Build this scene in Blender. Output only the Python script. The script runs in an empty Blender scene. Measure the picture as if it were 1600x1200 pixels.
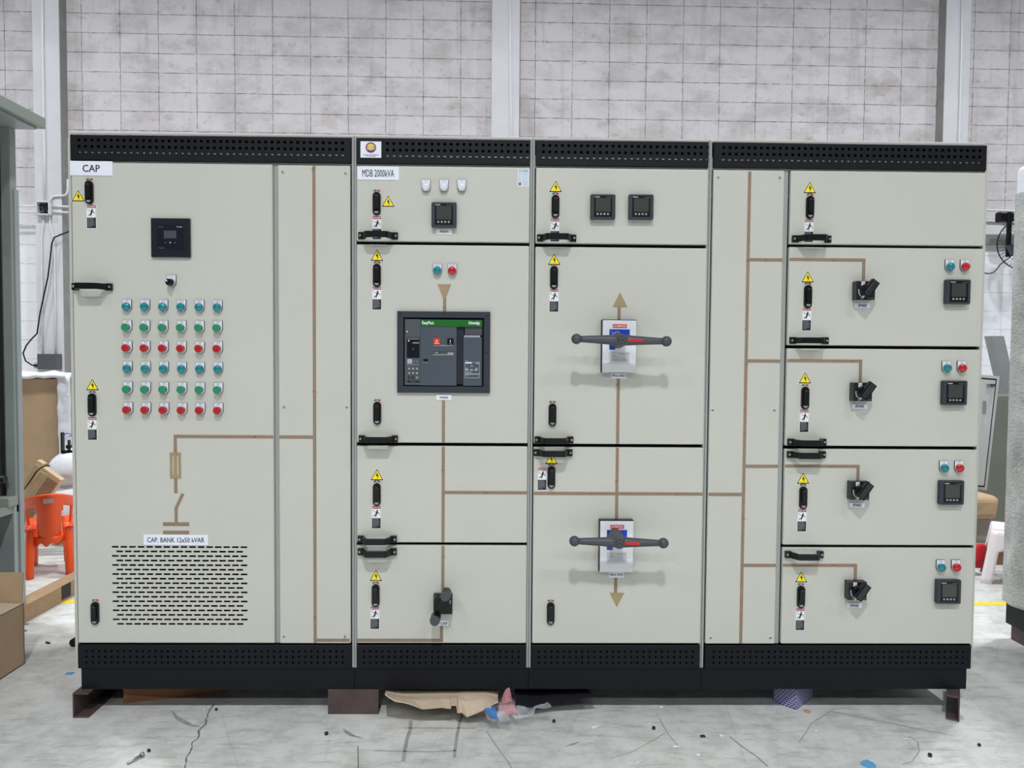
import bpy, bmesh, math, random
from mathutils import Vector, Matrix, noise
R_ = math.radians
sc = bpy.context.scene
COL = sc.collection

# ------------------------------------------------------------------ camera
F = 1150.0
CX, CY, CZ, YAW, PIT, ROL = 1.67758188, -2.91573381, 1.44420242, 0.01639334, -0.03786753, 0.00738647
_c, _s = math.cos, math.sin
_fw = Vector((_s(YAW) * _c(PIT), _c(YAW) * _c(PIT), _s(PIT)))
_r0 = Vector((_c(YAW), -_s(YAW), 0)); _u0 = _r0.cross(_fw)
_r = _r0 * _c(ROL) + _u0 * _s(ROL); _u = -_r0 * _s(ROL) + _u0 * _c(ROL)
cam_d = bpy.data.cameras.new('camera'); cam_d.sensor_width = 36; cam_d.lens = 36 * F / 1600
cam_d.clip_start = 0.05; cam_d.clip_end = 200
cam = bpy.data.objects.new('camera', cam_d); COL.objects.link(cam)
M = Matrix.Identity(4)
for i in range(3):
    M[i][0] = _r[i]; M[i][1] = _u[i]; M[i][2] = -_fw[i]
M[0][3], M[1][3], M[2][3] = CX, CY, CZ
cam.matrix_world = M
sc.camera = cam

# ------------------------------------------------------------------ world, lamps, exposure
w = bpy.data.worlds.new('World'); sc.world = w; w.use_nodes = True
w.node_tree.nodes['Background'].inputs[0].default_value = (0.86, 0.92, 1.0, 1)
w.node_tree.nodes['Background'].inputs[1].default_value = 0.13
sc.view_settings.view_transform = 'Standard'; sc.view_settings.look = 'None'
sc.view_settings.exposure = 0.0; sc.view_settings.gamma = 1.0; sc.view_settings.use_curve_mapping = False

LZ = 7.2
def lamp(x, y, p, size=0.36, spread=180):
    l = bpy.data.lights.new('high_bay_light', 'AREA'); l.shape = 'DISK'; l.size = size
    l.energy = p; l.color = (0.97, 0.985, 1.0); l.spread = R_(spread)
    o = bpy.data.objects.new('high_bay_light', l); COL.objects.link(o); o.location = (x, y, LZ)
for lx in (-2.4, 1.57, 5.6):
    lamp(lx, -5.0, {-2.4: 66, 1.57: 262, 5.6: 105}[lx], spread=132)
    lamp(lx, -9.5, 150)
    lamp(lx, 1.6, 160, spread=142)
for lx in (-6.4, 9.6):
    lamp(lx, -5.0, 90, spread=132); lamp(lx, 1.6, 160, spread=142)

# ------------------------------------------------------------------ helpers
def ray(px, py):
    return (_r * ((px - 800) / F) - _u * ((py - 600) / F) + _fw)
def at(px, py, Y=0.0):
    d = ray(px, py); t = (Y - CY) / d.y
    return Vector((CX + d.x * t, Y, CZ + d.z * t))
def fl(px, py, z=0.0):
    d = ray(px, py); t = (z - CZ) / d.z
    return Vector((CX + d.x * t, CY + d.y * t, z))

def lin(c):
    return tuple(((v / 255) / 12.92 if v / 255 <= 0.04045 else ((v / 255 + 0.055) / 1.055) ** 2.4) for v in c)
MATS = {}
def mat(name, rgb, rough=0.5, metal=0.0, var=0.0, vscale=8.0, bump=0.0, bscale=60.0, spec=0.5, coat=0.0, alpha=1.0, trans=0.0, streak=None):
    if name in MATS: return MATS[name]
    m = bpy.data.materials.new(name); m.use_nodes = True; nt = m.node_tree; b = nt.nodes['Principled BSDF']
    c = lin(rgb); b.inputs['Base Color'].default_value = (*c, 1)
    b.inputs['Roughness'].default_value = rough; b.inputs['Metallic'].default_value = metal
    b.inputs['Specular IOR Level'].default_value = spec; b.inputs['Coat Weight'].default_value = coat
    b.inputs['Alpha'].default_value = alpha; b.inputs['Transmission Weight'].default_value = trans
    tc = nt.nodes.new('ShaderNodeTexCoord')
    if var > 0:
        n = nt.nodes.new('ShaderNodeTexNoise'); n.inputs['Scale'].default_value = vscale; n.inputs['Detail'].default_value = 6
        if streak:
            mp = nt.nodes.new('ShaderNodeMapping'); mp.inputs['Scale'].default_value = streak
            nt.links.new(tc.outputs['Object'], mp.inputs['Vector']); nt.links.new(mp.outputs['Vector'], n.inputs['Vector'])
        else: nt.links.new(tc.outputs['Object'], n.inputs['Vector'])
        r = nt.nodes.new('ShaderNodeValToRGB')
        r.color_ramp.elements[0].position = 0.3; r.color_ramp.elements[1].position = 0.7
        r.color_ramp.elements[0].color = (*[v * (1 - var) for v in c], 1); r.color_ramp.elements[1].color = (*[min(1, v * (1 + var)) for v in c], 1)
        nt.links.new(n.outputs['Fac'], r.inputs['Fac']); nt.links.new(r.outputs['Color'], b.inputs['Base Color'])
    if bump > 0:
        n2 = nt.nodes.new('ShaderNodeTexNoise'); n2.inputs['Scale'].default_value = bscale; n2.inputs['Detail'].default_value = 3
        nt.links.new(tc.outputs['Object'], n2.inputs['Vector'])
        bp = nt.nodes.new('ShaderNodeBump'); bp.inputs['Strength'].default_value = bump; bp.inputs['Distance'].default_value = 0.01
        nt.links.new(n2.outputs['Fac'], bp.inputs['Height']); nt.links.new(bp.outputs['Normal'], b.inputs['Normal'])
    MATS[name] = m; return m

class MB:
    def __init__(s): s.v = []; s.f = []; s.m = []; s.sm = []; s.T = None
    def add(s, vs, fs, m, smooth=False):
        o = len(s.v)
        for p in vs:
            p = Vector(p); s.v.append(s.T @ p if s.T is not None else p)
        for f in fs: s.f.append([i + o for i in f]); s.m.append(m); s.sm.append(smooth)
    def box(s, x0, x1, y0, y1, z0, z1, m, bev=0.0, seg=2):
        vs = [(x, y, z) for x in (x0, x1) for y in (y0, y1) for z in (z0, z1)]
        fs = [(0, 1, 3, 2), (4, 6, 7, 5), (0, 4, 5, 1), (2, 3, 7, 6), (0, 2, 6, 4), (1, 5, 7, 3)]
        if bev > 0:
            bm = bmesh.new(); bv = [bm.verts.new(v) for v in vs]
            for f in fs: bm.faces.new([bv[i] for i in f])
            bmesh.ops.recalc_face_normals(bm, faces=bm.faces)
            bmesh.ops.bevel(bm, geom=bm.edges[:], offset=bev, segments=seg, affect='EDGES', profile=0.5)
            bm.verts.index_update()
            vs = [v.co.copy() for v in bm.verts]; fs = [[v.index for v in f.verts] for f in bm.faces]; bm.free()
        s.add(vs, fs, m)
    def prism(s, pts, y0, y1, m, axis='y'):
        n = len(pts)
        if axis == 'y': g = lambda p, t: (p[0], t, p[1])
        elif axis == 'z': g = lambda p, t: (p[0], p[1], t)
        else: g = lambda p, t: (t, p[0], p[1])
        vs = [g(p, y0) for p in pts] + [g(p, y1) for p in pts]
        fs = [list(range(n)), list(range(2 * n - 1, n - 1, -1))] + [(i, i + n, (i + 1) % n + n, (i + 1) % n) for i in range(n)]
        s.add(vs, fs, m)
    def flat(s, pts, y, m): s.add([(p[0], y, p[1]) for p in pts], [list(range(len(pts)))], m)
    def rect(s, x0, x1, z0, z1, y, m): s.flat([(x0, z0), (x1, z0), (x1, z1), (x0, z1)], y, m)
    def lathe(s, cx, cz, prof, m, seg=24, smooth=True, cap=True):
        vs = []; fs = []; n = len(prof)
        for r, y in prof:
            for k in range(seg):
                a = 2 * math.pi * k / seg; vs.append((cx + r * _c(a), y, cz + r * _s(a)))
        for i in range(n - 1):
            for k in range(seg): fs.append((i * seg + k, i * seg + (k + 1) % seg, (i + 1) * seg + (k + 1) % seg, (i + 1) * seg + k))
        s.add(vs, fs, m, smooth)
        if cap:
            s.add(vs[:seg], [list(range(seg))], m); s.add(vs[-seg:], [list(range(seg))], m)
    def ring(s, cx, cz, r0, r1, a0, a1, y, m, n=16):
        o = [(cx + r1 * _c(a0 + (a1 - a0) * i / n), cz + r1 * _s(a0 + (a1 - a0) * i / n)) for i in range(n + 1)]
        q = [(cx + r0 * _c(a0 + (a1 - a0) * i / n), cz + r0 * _s(a0 + (a1 - a0) * i / n)) for i in range(n + 1)]
        vs = [(p[0], y, p[1]) for p in o + q]
        s.add(vs, [(i, i + 1, n + 2 + i, n + 1 + i) for i in range(n)], m)
    def disc(s, cx, cz, r, y, m, n=20): s.flat([(cx + r * _c(2 * math.pi * i / n), cz + r * _s(2 * math.pi * i / n)) for i in range(n)], y, m)
    def tube(s, pts, r, m, seg=10, closed=False, rz=None):
        pts = [Vector(p) for p in pts]; n = len(pts); vs = []; fs = []
        up = Vector((0, 0, 1)); rr = r if isinstance(r, (list, tuple)) else [r] * n
        prev = None
        for i, p in enumerate(pts):
            a = pts[(i - 1) % n] if (i > 0 or closed) else p; b = pts[(i + 1) % n] if (i < n - 1 or closed) else p
            t = (b - a).normalized()
            if prev is None:
                prev = t.cross(up) if abs(t.dot(up)) < 0.95 else t.cross(Vector((1, 0, 0)))
            e1 = (prev - t * prev.dot(t)).normalized(); e2 = t.cross(e1); prev = e1
            for k in range(seg):
                an = 2 * math.pi * k / seg; vs.append(p + e1 * _c(an) * rr[i] + e2 * _s(an) * rr[i] * (rz if rz else 1))
        for i in range(n if closed else n - 1):
            j = (i + 1) % n
            for k in range(seg): fs.append((i * seg + k, i * seg + (k + 1) % seg, j * seg + (k + 1) % seg, j * seg + k))
        s.add(vs, fs, m, True)
        if not closed: s.add(vs[:seg], [list(range(seg))], m); s.add(vs[-seg:], [list(range(seg))], m)
    def sphere(s, c, r, m, u=20, v=12, sc_=(1, 1, 1)):
        vs = []; fs = []
        for i in range(v + 1):
            th = math.pi * i / v
            for k in range(u):
                a = 2 * math.pi * k / u
                vs.append((c[0] + r * sc_[0] * _s(th) * _c(a), c[1] + r * sc_[1] * _s(th) * _s(a), c[2] + r * sc_[2] * _c(th)))
        for i in range(v):
            for k in range(u): fs.append((i * u + k, i * u + (k + 1) % u, (i + 1) * u + (k + 1) % u, (i + 1) * u + k))
        s.add(vs, fs, m, True)
    def plate(s, x0, x1, y0, y1, z0, z1, rows, m, c=0.0015, depth=None):
        """front skin with real rectangular openings; rows = [(za, zb, [(xa, xb), ...]), ...] bottom to top"""
        X0, X1, Z0, Z1 = x0 + c, x1 - c, z0 + c, z1 - c; d = depth or 0.002
        def q(xa, xb, za, zb):
            s.rect(xa, xb, za, zb, y0, m)
        z = Z0
        for za, zb, hs in rows:
            q(X0, X1, z, za); x = X0
            for xa, xb in hs:
                q(x, xa, za, zb); x = xb
                s.add([(xa, y0, za), (xb, y0, za), (xb, y0, zb), (xa, y0, zb), (xa, y0 + d, za), (xb, y0 + d, za), (xb, y0 + d, zb), (xa, y0 + d, zb)],
                      [(0, 1, 5, 4), (1, 2, 6, 5), (2, 3, 7, 6), (3, 0, 4, 7)], m)
            q(x, X1, za, zb); z = zb
        q(X0, X1, z, Z1)
        A = [(X0, y0, Z0), (X1, y0, Z0), (X1, y0, Z1), (X0, y0, Z1)]; B = [(x0, y0 + c, z0), (x1, y0 + c, z0), (x1, y0 + c, z1), (x0, y0 + c, z1)]
        C = [(x0, y1, z0), (x1, y1, z0), (x1, y1, z1), (x0, y1, z1)]
        s.add(A + B + C, [(i + k, (i + 1) % 4 + k, (i + 1) % 4 + 4 + k, i + 4 + k) for k in (0, 4) for i in range(4)], m)
    def text(s, txt, x, z, h, y, m, sx=1.0, bold=0.0, align='C', maxw=None):
        vs, fs, (xa, xb) = text_geo(txt, 0.0)
        k = h / 0.7; wd = (xb - xa) * k * sx
        if maxw and wd > maxw: sx *= maxw / wd; wd = maxw
        ox = -(xa + xb) / 2 * k * sx if align == 'C' else (-xa * k * sx if align == 'L' else -xb * k * sx)
        for q, (ax, az) in enumerate([(0, 0)] if not bold else [(-bold, -bold * .5), (bold, -bold * .5), (-bold, bold * .5), (bold, bold * .5)]):
            s.add([(x + ox + v[0] * k * sx + ax * k * sx, y - q * 0.00004, z - h / 2 + v[1] * k + az * k) for v in vs], fs, m)
_TG = {}
def text_geo(txt, bold):
    key = (txt, bold)
    if key in _TG: return _TG[key]
    cu = bpy.data.curves.new('t', 'FONT'); cu.body = txt; cu.size = 1; cu.resolution_u = 2; cu.offset = bold
    o = bpy.data.objects.new('t', cu); COL.objects.link(o)
    dg = bpy.context.evaluated_depsgraph_get(); dg.update()
    e = o.evaluated_get(dg); me = e.to_mesh()
    vs = [(v.co.x, v.co.y) for v in me.vertices]; fs = [list(p.vertices) for p in me.polygons]
    e.to_mesh_clear(); bpy.data.objects.remove(o); bpy.data.curves.remove(cu)
    xs = [v[0] for v in vs] or [0, 1]
    _TG[key] = (vs, fs, (min(xs), max(xs))); return _TG[key]

WORLD = {}
def build(name, mb, smooth_angle=None):
    me = bpy.data.meshes.new(name); slots = []
    for m in mb.m:
        if m not in slots: slots.append(m)
    me.from_pydata([tuple(v) for v in mb.v], [], mb.f)
    for m in slots: me.materials.append(m)
    ix = {m: i for i, m in enumerate(slots)}
    for p, m, sm in zip(me.polygons, mb.m, mb.sm): p.material_index = ix[m]; p.use_smooth = sm
    bm = bmesh.new(); bm.from_mesh(me); bmesh.ops.remove_doubles(bm, verts=bm.verts, dist=1e-6)
    bmesh.ops.recalc_face_normals(bm, faces=bm.faces); bm.to_mesh(me); bm.free()
    return me
def put(name, me, parent, pos):
    o = bpy.data.objects.new(name, me); COL.objects.link(o); o.parent = parent
    pw = WORLD[parent.name] if parent else Vector((0, 0, 0))
    o.location = Vector(pos) - pw; WORLD[o.name] = Vector(pos)
    return o
def part(name, mb, parent):
    """mb is in world coordinates"""
    pw = WORLD[parent.name] if parent else Vector((0, 0, 0))
    for v in mb.v: v -= pw
    return put(name, build(name, mb), parent, pw)
def tag(o, label, cat, group=None, kind=None):
    if label: o['label'] = label
    if cat: o['category'] = cat
    if group: o['group'] = group
    if kind: o['kind'] = kind
    return o
def thing(name, label, cat, pos, group=None):
    o = bpy.data.objects.new(name, None); COL.objects.link(o); o.empty_display_size = 0.1
    o.location = pos; WORLD[o.name] = Vector(pos)
    return tag(o, label, cat, group)
def solo(name, mb, label, cat, group=None, kind=None):
    """a thing that is one mesh, origin at the middle of its base"""
    xs = [v.x for v in mb.v]; ys = [v.y for v in mb.v]; zs = [v.z for v in mb.v]
    c = Vector(((min(xs) + max(xs)) / 2, (min(ys) + max(ys)) / 2, min(zs)))
    for v in mb.v: v -= c
    o = put(name, build(name, mb), None, c)
    return tag(o, label, cat, group, kind)

# ------------------------------------------------------------------ materials
BEIGE = mat('beige_powder_coat', (196, 197, 188), 0.42, var=0.015, vscale=2.5, bump=0.015, bscale=900)
BEIGE2 = mat('beige_frame', (186, 188, 180), 0.45, var=0.02)
POST = mat('shaded_post', (158, 161, 158), 0.4, var=0.02)  # grey puts the shade of the recessed strips into their colour
NAVY = mat('black_powder_coat', (13, 16, 23), 0.5, spec=0.25, var=0.12, vscale=5, bump=0.02, bscale=700)
BLACK = mat('black_plastic', (11, 12, 16), 0.35, spec=0.35, var=0.05)
GASK_SHADE = mat('gasket_gap_shade', (22, 22, 22), 0.8, var=0.05)  # gasket of the loose door; painted gap shade on the line-up
DARK = mat('interior_shade', (16, 16, 17), 0.9, var=0.05)  # near-black stands in for shade inside closed cabinets and holes
WHITE = mat('white_plate', (232, 236, 248), 0.4, var=0.01)
WHITEP = mat('white_print', (235, 238, 240), 0.5, var=0.01)
INK = mat('ink', (24, 26, 38), 0.5, var=0.02)
YEL = mat('yellow_print', (247, 226, 40), 0.45, var=0.02)
REDP = mat('red_print', (176, 42, 58), 0.45, var=0.03)
GRNP = mat('green_print', (30, 120, 70), 0.45, var=0.03)
TEAL = mat('teal_lens', (4, 124, 134), 0.15, var=0.05, coat=0.6)
GREEN = mat('green_cap', (34, 134, 92), 0.4, var=0.04)
GREENR = mat('green_cap_rim', (74, 128, 104), 0.4, var=0.04)
RED = mat('red_cap', (172, 24, 30), 0.35, var=0.04)
REDR = mat('red_cap_rim', (168, 70, 70), 0.4, var=0.04)
REDL = mat('red_lens', (184, 18, 28), 0.15, var=0.04, coat=0.6)
WLENS = mat('white_lens', (226, 230, 238), 0.2, var=0.01, coat=0.5)
GREYP = mat('grey_plastic', (68, 72, 78), 0.5, var=0.05, bump=0.03, bscale=400)
SLATE = mat('slate_plastic', (70, 79, 90), 0.45, var=0.03)
FRAME = mat('slate_frame', (40, 47, 59), 0.5, var=0.05)
LCD = mat('lcd', (62, 65, 62), 0.25, var=0.03)
LCDB = mat('lcd_dark', (74, 76, 84), 0.2, var=0.03)
KEYG = mat('grey_keys', (150, 152, 154), 0.4, var=0.03)
TAPE = mat('brown_tape', (142, 122, 102), 0.6, var=0.08, vscale=30)
TAPEL = mat('tan_tape', (160, 140, 108), 0.6, var=0.08, vscale=30)
STEEL = mat('zinc_steel', (168, 170, 170), 0.35, 0.7, var=0.05)
RUST = mat('primered_steel', (84, 70, 68), 0.6, 0.2, var=0.2, vscale=12, bump=0.1, bscale=80)
BLUE = mat('blue_print', (18, 66, 180), 0.4, var=0.02)

# ------------------------------------------------------------------ setting: floor, wall, columns
def tex_floor():
    m = bpy.data.materials.new('worn_epoxy_floor'); m.use_nodes = True; nt = m.node_tree; N = nt.nodes.new; L = nt.links.new
    b = nt.nodes['Principled BSDF']; tc = N('ShaderNodeTexCoord')
    def noise_(scale, det=8, rough=0.6, mp=None):
        n = N('ShaderNodeTexNoise'); n.inputs['Scale'].default_value = scale; n.inputs['Detail'].default_value = det; n.inputs['Roughness'].default_value = rough
        if mp:
            q = N('ShaderNodeMapping'); q.inputs['Scale'].default_value = mp; q.inputs['Rotation'].default_value = (0, 0, 0.6); L(tc.outputs['Object'], q.inputs[0]); L(q.outputs[0], n.inputs['Vector'])
        else: L(tc.outputs['Object'], n.inputs['Vector'])
        return n.outputs['Fac']
    def ramp(src, p0, c0, p1, c1):
        r = N('ShaderNodeValToRGB'); e = r.color_ramp.elements; e[0].position = p0; e[0].color = (*c0, 1); e[1].position = p1; e[1].color = (*c1, 1); L(src, r.inputs[0]); return r.outputs[0]
    def mix(a, c, f, mode='MULTIPLY'):
        x = N('ShaderNodeMix'); x.data_type = 'RGBA'; x.blend_type = mode; x.inputs['Factor'].default_value = f if not hasattr(f, 'links') else 1
        if hasattr(f, 'links'): L(f, x.inputs['Factor'])
        L(a, x.inputs['A']); L(c, x.inputs['B']); return x.outputs['Result']
    base = ramp(noise_(1.3), 0.3, lin((196, 199, 197)), 0.7, lin((216, 218, 215)))
    base = mix(base, ramp(noise_(9, 10, 0.7), 0.34, (0.70, 0.69, 0.67), 0.56, (1, 1, 1)), 0.8)
    base = mix(base, ramp(noise_(5, 12, 0.75, (1, 5, 1)), 0.38, (0.60, 0.58, 0.56), 0.48, (1, 1, 1)), 0.6)
    v = N('ShaderNodeTexVoronoi'); v.inputs['Scale'].default_value = 26; L(tc.outputs['Object'], v.inputs['Vector'])
    base = mix(base, ramp(v.outputs['Distance'], 0.02, (0.5, 0.48, 0.46), 0.07, (1, 1, 1)), 0.5)
    v2 = N('ShaderNodeTexVoronoi'); v2.inputs['Scale'].default_value = 43; L(tc.outputs['Object'], v2.inputs['Vector'])
    base = mix(base, ramp(v2.outputs['Distance'], 0.03, (1.35, 1.35, 1.35), 0.08, (1, 1, 1)), 0.6)
    v3 = N('ShaderNodeTexVoronoi'); v3.feature = 'DISTANCE_TO_EDGE'; v3.inputs['Scale'].default_value = 1.7
    q = N('ShaderNodeMapping'); q.inputs['Rotation'].default_value = (0, 0, 0.4); L(tc.outputs['Object'], q.inputs[0]); L(q.outputs[0], v3.inputs['Vector'])
    base = mix(base, ramp(v3.outputs['Distance'], 0.001, (0.72, 0.7, 0.68), 0.005, (1, 1, 1)), 0.4)
    L(base, b.inputs['Base Color'])
    r = N('ShaderNodeMapRange'); L(noise_(6), r.inputs[0]); r.inputs[3].default_value = 0.28; r.inputs[4].default_value = 0.6; L(r.outputs[0], b.inputs['Roughness'])
    bp = N('ShaderNodeBump'); bp.inputs['Strength'].default_value = 0.12; bp.inputs['Distance'].default_value = 0.01; L(noise_(40), bp.inputs['Height']); L(bp.outputs[0], b.inputs['Normal'])
    return m
def tex_wall():
    m = bpy.data.materials.new('painted_block_wall'); m.use_nodes = True; nt = m.node_tree; N = nt.nodes.new; L = nt.links.new
    b = nt.nodes['Principled BSDF']; b.inputs['Roughness'].default_value = 0.7; tc = N('ShaderNodeTexCoord')
    mp = N('ShaderNodeMapping'); mp.inputs['Location'].default_value = (0.0, 0, 0); L(tc.outputs['Object'], mp.inputs[0])
    sp = N('ShaderNodeSeparateXYZ'); L(mp.outputs[0], sp.inputs[0]); cb = N('ShaderNodeCombineXYZ'); L(sp.outputs['X'], cb.inputs['X']); L(sp.outputs['Z'], cb.inputs['Y'])
    # wobble so the joints are not ruler straight
    nz = N('ShaderNodeTexNoise'); nz.inputs['Scale'].default_value = 7; L(cb.outputs[0], nz.inputs['Vector'])
    vm = N('ShaderNodeVectorMath'); vm.operation = 'SCALE'; vm.inputs['Scale'].default_value = 0.012; L(nz.outputs['Color'], vm.inputs[0])
    va = N('ShaderNodeVectorMath'); va.operation = 'ADD'; L(cb.outputs[0], va.inputs[0]); L(vm.outputs[0], va.inputs[1])
    br = N('ShaderNodeTexBrick'); br.offset = 0; br.squash = 1; L(va.outputs[0], br.inputs['Vector'])
    br.inputs['Scale'].default_value = 1; br.inputs['Brick Width'].default_value = 0.4; br.inputs['Row Height'].default_value = 0.203
    br.inputs['Mortar Size'].default_value = 0.0042; br.inputs['Mortar Smooth'].default_value = 0.3; br.inputs['Bias'].default_value = 0
    br.inputs['Color1'].default_value = (1, 1, 1, 1); br.inputs['Color2'].default_value = (0.93, 0.93, 0.93, 1); br.inputs['Mortar'].default_value = (0.16, 0.155, 0.15, 1)
    def noise_(scale, det, mpv=None, rough=0.6):
        n = N('ShaderNodeTexNoise'); n.inputs['Scale'].default_value = scale; n.inputs['Detail'].default_value = det; n.inputs['Roughness'].default_value = rough
        q = N('ShaderNodeMapping'); q.inputs['Scale'].default_value = mpv or (1, 1, 1); L(cb.outputs[0], q.inputs[0]); L(q.outputs[0], n.inputs['Vector']); return n.outputs['Fac']
    def ramp(src, p0, c0, p1, c1):
        r = N('ShaderNodeValToRGB'); e = r.color_ramp.elements; e[0].position = p0; e[0].color = (*c0, 1); e[1].position = p1; e[1].color = (*c1, 1); L(src, r.inputs[0]); return r.outputs[0]
    def mul(a, c, f):
        x = N('ShaderNodeMix'); x.data_type = 'RGBA'; x.blend_type = 'MULTIPLY'
        if hasattr(f, 'links'): L(f, x.inputs['Factor'])
        else: x.inputs['Factor'].default_value = f
        L(a, x.inputs['A']); L(c, x.inputs['B']); return x.outputs['Result']
    # old upper coat of paint is dirty, the coat up to about 2.9 m is newer
    hr = N('ShaderNodeMapRange'); L(sp.outputs['Z'], hr.inputs[0]); hr.inputs[1].default_value = 2.6; hr.inputs[2].default_value = 3.3
    up = hr.outputs[0]
    base = N('ShaderNodeMix'); base.data_type = 'RGBA'; L(up, base.inputs['Factor']); base.inputs['A'].default_value = (*lin((243, 245, 252)), 1); base.inputs['B'].default_value = (*lin((215, 211, 215)), 1)
    c = base.outputs['Result']
    c = mul(c, ramp(noise_(2.2, 10, (1, 1.6, 1)), 0.34, (0.78, 0.77, 0.75), 0.54, (1, 1, 1)), up)
    c = mul(c, ramp(noise_(3.0, 8, (2.2, 0.16, 1), 0.65), 0.30, (0.80, 0.80, 0.80), 0.46, (1, 1, 1)), up)
    c = mul(c, ramp(noise_(8, 14, (1, 1.5, 1), 0.78), 0.36, (0.66, 0.64, 0.60), 0.44, (1, 1, 1)), 0.75)
    c = mul(c, ramp(noise_(1.6, 14, (1, 1.3, 1), 0.72), 0.40, (0.86, 0.85, 0.83), 0.45, (1, 1, 1)), up)
    jm = ramp(noise_(14, 8, None, 0.7), 0.38, (0.25, 0.25, 0.25), 0.58, (1, 1, 1))
    jf = N('ShaderNodeMix'); jf.data_type = 'FLOAT'; L(up, jf.inputs['Factor']); jf.inputs['A'].default_value = 0.45; jf.inputs['B'].default_value = 1.0
    jx = N('ShaderNodeMath'); jx.operation = 'MULTIPLY'; L(jm, jx.inputs[0]); L(jf.outputs['Result'], jx.inputs[1])
    c = mul(c, br.outputs['Color'], jx.outputs[0])
    L(c, b.inputs['Base Color'])
    ad = N('ShaderNodeMath'); ad.operation = 'MULTIPLY_ADD'; L(br.outputs['Fac'], ad.inputs[0]); ad.inputs[1].default_value = -1.2; L(noise_(18, 6), ad.inputs[2])
    bp = N('ShaderNodeBump'); bp.inputs['Strength'].default_value = 0.35; bp.inputs['Distance'].default_value = 0.008; L(ad.outputs[0], bp.inputs['Height']); L(bp.outputs[0], b.inputs['Normal'])
    return m
WPLAIN = mat('white_plaster', (212, 212, 218), 0.7, var=0.07, vscale=2.5, bump=0.2, bscale=18)
b = MB(); b.box(-7, 11, -9, 5.35, -0.1, 0, tex_floor()); fo = part('floor', b, None); fo['kind'] = 'structure'

WA = 0.0122; WY = 5.097
WROT = Matrix.Rotation(WA, 4, 'Z')
def wall_pt(s, d, z): return Vector((0, WY, 0)) + (WROT @ Vector((s, -d, z)))
WT = Matrix.Translation((0, WY, 0)) @ WROT
# wall mesh keeps its own axes so the block joints follow it: s = X, up = Z (joint at s=-2.7595, z=5.2373)
b = MB(); S0 = -2.7595; Z0 = 5.2373 - 26 * 0.203
b.box(-7 - S0, 10.5 - S0, 0, 0.2, -Z0, 7.2 - Z0, tex_wall())
wo = put('wall_back', build('wall_back', b), None, wall_pt(S0, 0, Z0)); wo.rotation_euler = (0, 0, WA); wo['kind'] = 'structure'
def wall_s(px, py, d=0.0):
    dr = ray(px, py); n = WROT @ Vector((0, 1, 0)); o = Vector((CX, CY, CZ)); P0 = Vector((0, WY, 0)) - n * d
    t = (P0 - o).dot(n) / dr.dot(n); P = o + dr * t - P0; e = WROT @ Vector((1, 0, 0)); return P.dot(e), P.z
cols = [(wall_s(51, 120, .14)[0], wall_s(93, 120, .14)[0]), (wall_s(768, 100, .14)[0], wall_s(812, 100, .14)[0]), (wall_s(1477, 100, .14)[0], wall_s(1516, 100, .14)[0])]
for i, (a, c) in enumerate(cols):
    b = MB(); b.T = WT; b.box(a, c, -0.14, 0.0, 0, 7.2, WPLAIN, 0.006)
    SIDE = mat('shaded_column_side', (150, 148, 146), 0.8, var=0.12, vscale=6, bump=0.2, bscale=30)  # darker grey stands in for shade on the column side faces
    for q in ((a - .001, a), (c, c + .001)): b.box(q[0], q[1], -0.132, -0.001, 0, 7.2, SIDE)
    o = part('wall_column', b, None); o['kind'] = 'structure'
# low grey sill band and the pale conduit rail on the right part of the wall
b = MB(); b.T = WT; s1, z1 = wall_s(1545, 366, .06); s2, z2 = wall_s(1545, 381, .06)
b.box(cols[2][1], 10.4, -0.06, 0, z2, z1, mat('grey_band', (128, 128, 128), 0.7, var=0.06)); o = part('trim_right', b, None); o['kind'] = 'structure'

# floor marks
MARK = mat('yellow_floor_paint', (232, 206, 52), 0.5, var=0.12, vscale=20)
b = MB(); y0, y1 = fl(1545, 945.5).y, fl(1545, 940.5).y
b.box(-0.86, 6.5, y0, y1, 0, 0.0012, MARK); o = part('floor_marking', b, None); o['kind'] = 'structure'
b = MB(); y0, y1 = fl(60, 850).y, fl(60, 844).y
b.box(-3.2, -0.1, y0, y1, 0, 0.0012, MARK); o = part('floor_marking', b, None); o['kind'] = 'structure'
SCUFF = mat('scuff', (152, 153, 150), 0.6, var=0.25, vscale=40)
CRACK = mat('crack', (112, 112, 112), 0.9, var=0.2, vscale=30)
def strip(pts, wd, m, z=0.0006, name='floor_scuff'):
    b = MB(); P = [fl(*p) for p in pts]; n = len(P); vs = []
    for i, p in enumerate(P):
        t = (P[min(i + 1, n - 1)] - P[max(i - 1, 0)]).normalized(); k = Vector((-t.y, t.x, 0))
        ww = wd[i] if isinstance(wd, list) else wd
        vs += [p + k * ww / 2 + Vector((0, 0, z)), p - k * ww / 2 + Vector((0, 0, z))]
    b.add(vs, [(2 * i, 2 * i + 1, 2 * i + 3, 2 * i + 2) for i in range(n - 1)], m)
    o = part(name, b, None); o['kind'] = 'structure'
random.seed(3)
cr = [(335, 1100), (327, 1110), (325, 1118), (322, 1125), (321, 1132), (314, 1138), (310, 1142), (311, 1152), (301, 1160), (299, 1170), (296, 1176), (291, 1184), (290, 1192), (288, 1215)]
pts = []
for a, c in zip(cr, cr[1:]):
    for k in range(3): pts.append((a[0] + (c[0] - a[0]) * k / 3 + random.uniform(-1, 1), a[1] + (c[1] - a[1]) * k / 3))
strip(pts, [0.0055 * random.uniform(0.4, 1.5) for _ in pts], CRACK, name='floor_crack')
strip([(642, 1126), (641, 1140), (636, 1155), (633, 1170), (630, 1190)], 0.014, SCUFF)
strip([(724, 1112), (718, 1130), (714, 1150), (711, 1172), (710, 1184)], 0.012, SCUFF)
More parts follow.
